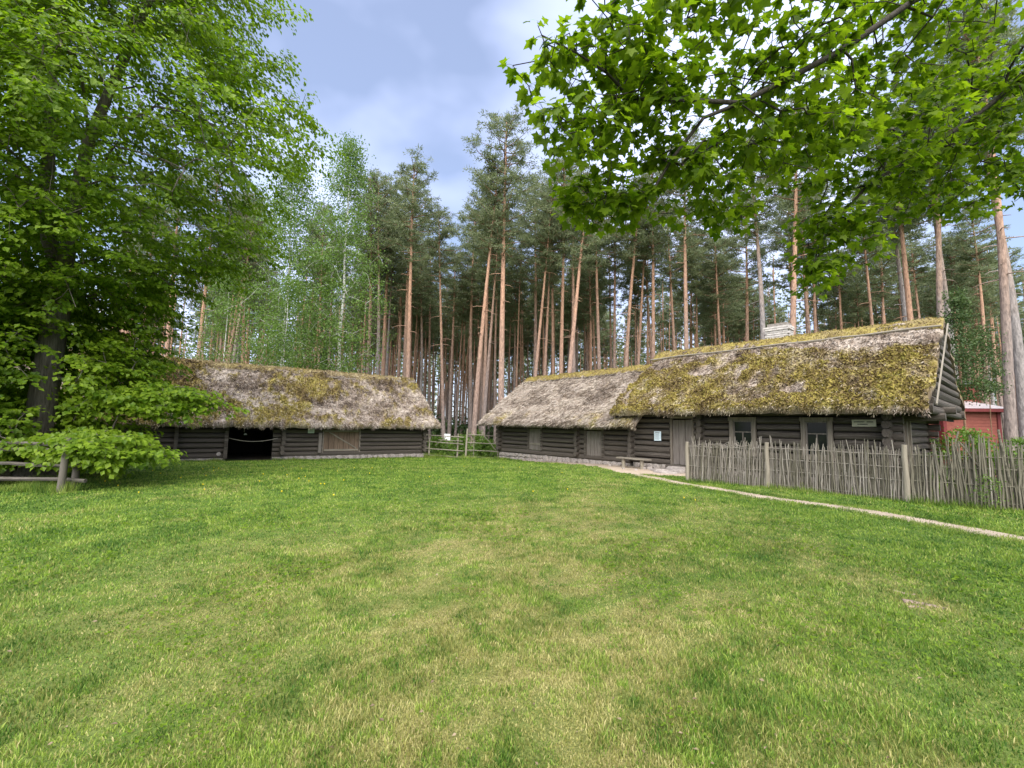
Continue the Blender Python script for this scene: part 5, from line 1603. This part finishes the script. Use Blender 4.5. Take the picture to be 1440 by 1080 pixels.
leafy_tree('juniper_tree', 'thin-stemmed juniper with sparse crown, right of the thicker one', 'tree', gz3(18.35, 16.9), 5.9, 0.55, 3.1, 60, 36, 0.075, L_SPRUCE, PINELIMB, 1302, 0.035, CONE, 'junipers by the red house', spread=0.15)
leafy_tree('garden_shrub', 'pale green leafy shrub behind the wattle fence beneath the gable', 'shrub', gz3(15.0, 14.6), 1.75, 1.0, 0.4, 90, 30, 0.085, L_BUSH, MAPLEBARK, 1401, 0.02, None, 'shrubs behind the wattle fence', stems=5, spread=0.12)
leafy_tree('garden_shrub', 'low grey-green shrub right of the paler one behind the wattle fence', 'shrub', gz3(16.0, 14.0), 1.45, 0.9, 0.3, 70, 30, 0.08, L_BUSH, MAPLEBARK, 1402, 0.02, None, 'shrubs behind the wattle fence', stems=5, spread=0.12)
leafy_tree('fence_sapling', 'small leafy sapling growing through the foot of the wattle fence', 'sapling', gz3(10.25, 9.55), 0.75, 0.28, 0.12, 26, 12, 0.035, L_BUSH, MAPLEBARK, 1403, 0.008, None, None, stems=3, spread=0.06)
SHR = [((-4.5, 27.6), 1.1, 0.85, 'bright fern-green bush behind the rail fence, close to the barn corner'), ((-3.3, 28.6), 1.2, 0.9, 'bright green bush behind the rail fence, next to the white board'), ((-1.7, 27.4), 0.95, 0.8, 'low leafy bush behind the rail gate, in its middle'),
       ((-0.2, 27.6), 1.05, 0.85, 'dark-leaved bush behind the gate against the pale outbuilding'), ((-2.6, 31.5), 1.5, 1.2, 'taller green bush farther back between the pine feet in the gap'), ((0.8, 33.5), 1.7, 1.3, 'wide green bush far back in the gap, right of the tallest pine')]
for k, ((x, y), H_, R_, lb) in enumerate(SHR):
    leafy_tree('forest_bush', lb, 'bush', gz3(x, y), H_, R_, 0.15, 70, 26, 0.10, L_BUSH, MAPLEBARK, 1500 + k, 0.015, None, 'bushes behind the rail fence', stems=5, spread=0.14)
LBUSH = [((-19.5, 15.0), 4.2, 2.0, 'bright bush left of the big tree trunk, behind the old rail fence'), ((-23.5, 20.0), 7.0, 2.8, 'young leafy tree at the far left behind the old rail fence'), ((-27.5, 24.0), 9.0, 3.4, 'larger leafy tree farther back behind the big left tree')]
for k, ((x, y), H_, R_, lb) in enumerate(LBUSH):
    leafy_tree('leafy_tree', lb, 'tree', gz3(x, y), H_, R_, 0.5, 240, 34, 0.16, L_BUSH, LINDENBARK, 1600 + k, 0.06, None, 'leafy trees at the far left', stems=3, spread=0.4)
# young spruces under the pines, one shape copied
sp0 = leafy_tree('young_spruce', 'x', 'tree', (0, 0, 0), 9.0, 2.4, 0.4, 260, 26, 0.26, L_SPRUCE, PINELIMB, 1700, 0.09, ([0, 0.1, 0.5, 1.0], [0.9, 1.0, 0.6, 0.03]), 'young spruces under the pines', spread=0.22)
spots = []
while len(spots) < 30:
    y = fr.uniform(44, 100); x = fr.uniform(-1.15, 1.2) * y
    if -0.30 < x / y < 0.22: continue
    if min([(x - a) ** 2 + (y - b) ** 2 for a, b in spots] + [99]) < 9: continue
    spots.append((x, y))
for k, (x, y) in enumerate(spots):
    if k == 0: o = sp0
    else:
        o = sp0.copy(); COL.objects.link(o)
        for chd in list(sp0.children):
            c = chd.copy(); COL.objects.link(c); c.parent = o
    o.location = gz3(x, y); o.rotation_euler = (0, 0, fr.uniform(0, 6)); s = fr.uniform(0.55, 1.35); o.scale = (s, s, s)
    o['label'] = 'dark young spruce under the pines ' + ('behind the barn' if x < -0.22 * y else ('behind the gap' if x < 0.08 * y else 'behind the log house'))

# shrubby understorey far between the trunks
us = MB(); n = 26000
y = fr.uniform(56, 84, n); x = fr.uniform(-1.05, 1.15, n) * y
hgt = 5.5 * fbm(x * 0.16, y * 0.16, 171, 3) ** 1.5
P = np.column_stack([x, y, gz(x, y) + hgt * fr.random(n)])
D = fr.normal(0, 1, (n, 3)); sz = fr.uniform(0.35, 0.7, n)
quads_leaf(P, D, fr.normal(0, 0.6, (n, 3)) + np.array([0, 0, 1.0]), sz, sz * 0.4, fr.random(n) * 0.8, us)
tag(us.build('understorey', L_SPRUCE), 'dim green understorey deep between the pine trunks', 'undergrowth', kind='stuff')

# ------------------------------------------------------------------ ground cover
gr = np.random.default_rng(9)


def scatter(n, rmin, rmax, power=1.0, half=1.12):
    """points with density falling as 1/r^2 away from the viewpoint"""
    r = rmin * (rmax / rmin) ** gr.random(n)
    a = gr.uniform(-half, half, n)
    return r * np.sin(a), r * np.cos(a), r


def blades(x, y, r, hgt, wid, dry, mb, lay=0.35, two=True):
    n = len(x)
    z = gz(x, y)
    P = np.column_stack([x, y, z + 0.004])
    an = gr.uniform(0, 2 * PI, n); W = np.column_stack([np.cos(an), np.sin(an), np.zeros(n)]) * wid[:, None]
    bn_ = gr.uniform(0, 2 * PI, n); le = gr.uniform(0.1, 1.0, n) * lay * 2 * hgt
    top_ = P + np.column_stack([np.cos(bn_) * le, np.sin(bn_) * le, hgt])
    rn = np.clip(gr.normal(0.5, 0.30, n) + (fbm(x * 2.3, y * 2.3, 66, 4) - 0.5) * 1.3 + (fbm(x * 8, y * 8, 67, 3) - 0.5) * 0.9, 0, 1)
    if two:
        mid = P + np.column_stack([np.cos(bn_) * le * 0.35, np.sin(bn_) * le * 0.35, hgt * 0.62])
        V = np.stack([P - W, P + W, mid + W * 0.75, mid - W * 0.75, top_], 1).reshape(-1, 3); k = np.arange(n)[:, None] * 5
        mb.add(V, T=k + np.array([3, 2, 4]), Q=k + np.array([0, 1, 2, 3]), dry=np.repeat(dry, 5), rnd=np.repeat(rn, 5))
    else:
        V = np.stack([P - W, P + W, top_], 1).reshape(-1, 3); k = np.arange(n)[:, None] * 3
        mb.add(V, T=k + np.array([0, 1, 2]), dry=np.repeat(dry, 3), rnd=np.repeat(rn, 3))


lawn = MB()
for n, a, b, two in ((235000, 1.3, 4.0, True), (560000, 4.0, 29.0, False)):
    x, y, r = scatter(n, a, b)
    d = dryness(x, y)
    keep = (~in_dirt(x, y)) & (~in_building(x, y)) & (forestness(x, y) < 0.6)
    keep &= gr.random(n) > 0.10 * d
    x, y, r, d = x[keep], y[keep], r[keep], d[keep]
    clump = fbm(x * 1.1, y * 1.1, 61, 4)
    tall = 0.72 + 0.75 * sstep(0.40, 0.72, clump) + 0.7 * sstep(0.5, 0.75, fbm(x * 6, y * 6, 62, 3))
    hgt = gr.uniform(0.012, 0.031, len(x)) * tall * (1 - 0.35 * d) + 0.004 * np.clip(r - 6, 0, 14) / 3
    wid = np.maximum(0.0025, 0.00078 * r) * gr.uniform(0.7, 1.5, len(x))
    dv_ = np.clip(np.where(gr.random(len(x)) < d * 1.15, gr.uniform(0.6, 1.0, len(x)), d * 0.3) + (gr.random(len(x)) < 0.08) * 0.6, 0, 1)
    blades(x, y, r, hgt, wid, dv_, lawn, 0.45, two)
tag(lawn.build('lawn_grass', GRASS), 'short lawn grass with dry yellow patches', 'grass', kind='stuff')
# longer grass along walls, fence feet and under the big tree
edge = MB()
segs = [(HA + hd * -9.2 + hn * -0.08, HA + hd * -7.0 + hn * -0.1, 0.10), (BA + bd * -17 + bn * -0.1, BA + bd * -9.8 + bn * -0.1, 0.10), (BA + bd * -7.9 + bn * -0.1, BA + bn * -0.1, 0.09), (FP[0], FP[1], 0.10), (FP[1], FP[2], 0.11), (FP[2], FP[3], 0.14), (FP[3], FP[4], 0.16),
        (np.array([-5, 25.8]), np.array([-0.8, 25.8]), 0.22), (np.array([-9.5, 9.8]), np.array([-18, 10.4]), 0.16), (np.array([-14, 11.2]), np.array([-10.5, 11.2]), 0.2)]
for k_ in range(0, len(PC) - 6, 6):
    for sg_ in (-1, 1):
        o_ = nr[k_] * sg_ * (0.37 + 0.07 * math.sin(k_ * 1.7))
        segs.append((PC[k_] + o_, PC[k_ + 6] + o_, 0.045))
for a, b, hh in segs:
    L = np.linalg.norm(b - a); n = int(L * 900)
    t = gr.random(n); u = (b - a) / L; pn = np.array([-u[1], u[0]])
    p = a + (b - a) * t[:, None] + pn * gr.normal(-0.02, 0.13, n)[:, None]
    hh_ = hh * (1.35 if hh > 0.06 else 1.0) * gr.uniform(0.3, 1.1, n) * (0.4 + vnoise(t * L * 2.2, t * 0, 5))
    blades(p[:, 0], p[:, 1], None, hh_, np.full(n, 0.005), np.clip(gr.normal(0.12, 0.15, n), 0, 1), edge, 0.35, False)
tag(edge.build('edge_grass', GRASS), 'longer grass along the walls and fence feet', 'grass', kind='stuff')
# clover and plantain patches
wd_ = MB()
x, y, r = scatter(30000, 1.6, 14)
pm = fbm(x * 0.8 + 9, y * 0.8, 141, 4)
keep = (pm + 0.10 * sstep(0.2, 2.2, x) * (1 - sstep(5, 8, y)) > 0.60) & (~in_dirt(x, y)) & (~in_building(x, y))
x, y, r = x[keep], y[keep], r[keep]; n = len(x)
P = np.column_stack([x, y, gz(x, y) + gr.uniform(0.02, 0.055, n)])
D = gr.normal(0, 1, (n, 3)); D[:, 2] *= 0.25
sz = gr.uniform(0.016, 0.034, n) * np.clip(r / 4, 0.7, 1.6)
quads_leaf(P, D, gr.normal(0, 0.3, (n, 3)) + np.array([0, 0, 1.0]), sz, sz * 0.5, gr.random(n) * 0.7, wd_)
tag(wd_.build('clover', L_LINDEN), 'low broad-leaved clover and weeds scattered in the lawn', 'weeds', kind='stuff')
# dandelion heads and small pale bits
fl = MB()
DAN = m_plain('dandelion', (0.75, 0.55, 0.02), 0.8, 0.1, 4, 0)
for k in range(44):
    if k < 32: x, y = gr.uniform(-13, -4.5), gr.uniform(9, 17)
    else: x, y = gr.uniform(-6, 5), gr.uniform(8, 20)
    if in_building(np.array([x]), np.array([y]))[0] or in_dirt(np.array([x]), np.array([y]))[0]: continue
    z = gzf(x, y) + 0.05; s = gr.uniform(0.012, 0.022)
    an = np.arange(6) / 6 * 2 * PI
    V = np.concatenate([np.column_stack([x + np.cos(an) * s, y + np.sin(an) * s, np.full(6, z)]), [[x, y, z + 0.012], [x, y, z - 0.03]]])
    fl.add(V, T=[[6, j, (j + 1) % 6] for j in range(6)] + [[7, (j + 1) % 6, j] for j in range(6)])
tag(fl.build('dandelions', DAN), 'yellow dandelion heads dotted over the far lawn', 'flowers', kind='stuff')
# undergrowth of the wood
ug = MB()
n = 70000
y = 26.3 + 46 * gr.random(n) ** 1.5; x = gr.uniform(-1.15, 1.2, n) * y
keep = (~in_building(x, y)) & (forestness(x, y) > 0.3) & (fbm(x * 0.5, y * 0.5, 151, 3) > 0.40)
x, y = x[keep], y[keep]; n = len(x)
P = np.column_stack([x, y, gz(x, y) + gr.uniform(0.0, 0.5, n) * (0.3 + fbm(x * 0.8, y * 0.8, 152, 3))])
D = gr.normal(0, 1, (n, 3)); sz = gr.uniform(0.08, 0.16, n) * np.clip(y / 30, 1, 2)
quads_leaf(P, D, gr.normal(0, 0.5, (n, 3)) + np.array([0, 0, 1.0]), sz, sz * 0.42, gr.random(n), ug)
tag(ug.build('undergrowth', L_BUSH), 'low green bilberry and fern undergrowth on the forest floor', 'undergrowth', kind='stuff')

# fallen bits: dead leaves and twigs lying in the grass
lt = MB()
LITTER = m_leaf('dead_leaf', (0.09, 0.06, 0.035), (0.30, 0.23, 0.15), 0.1, 0.2, (1, 1, 1))
x, y, r = scatter(380, 1.8, 16); keep = (~in_building(x, y)); x, y = x[keep], y[keep]; n = len(x)
P = np.column_stack([x, y, gz(x, y) + 0.03]); D = gr.normal(0, 1, (n, 3)); D[:, 2] *= 0.3; sz = gr.uniform(0.012, 0.034, n)
quads_leaf(P, D, gr.normal(0, 0.4, (n, 3)) + np.array([0, 0, 1.0]), sz, sz * 0.3, gr.random(n), lt)
tag(lt.build('leaf_litter', LITTER), 'scattered dead leaves and twigs lying in the lawn', 'litter', kind='stuff')
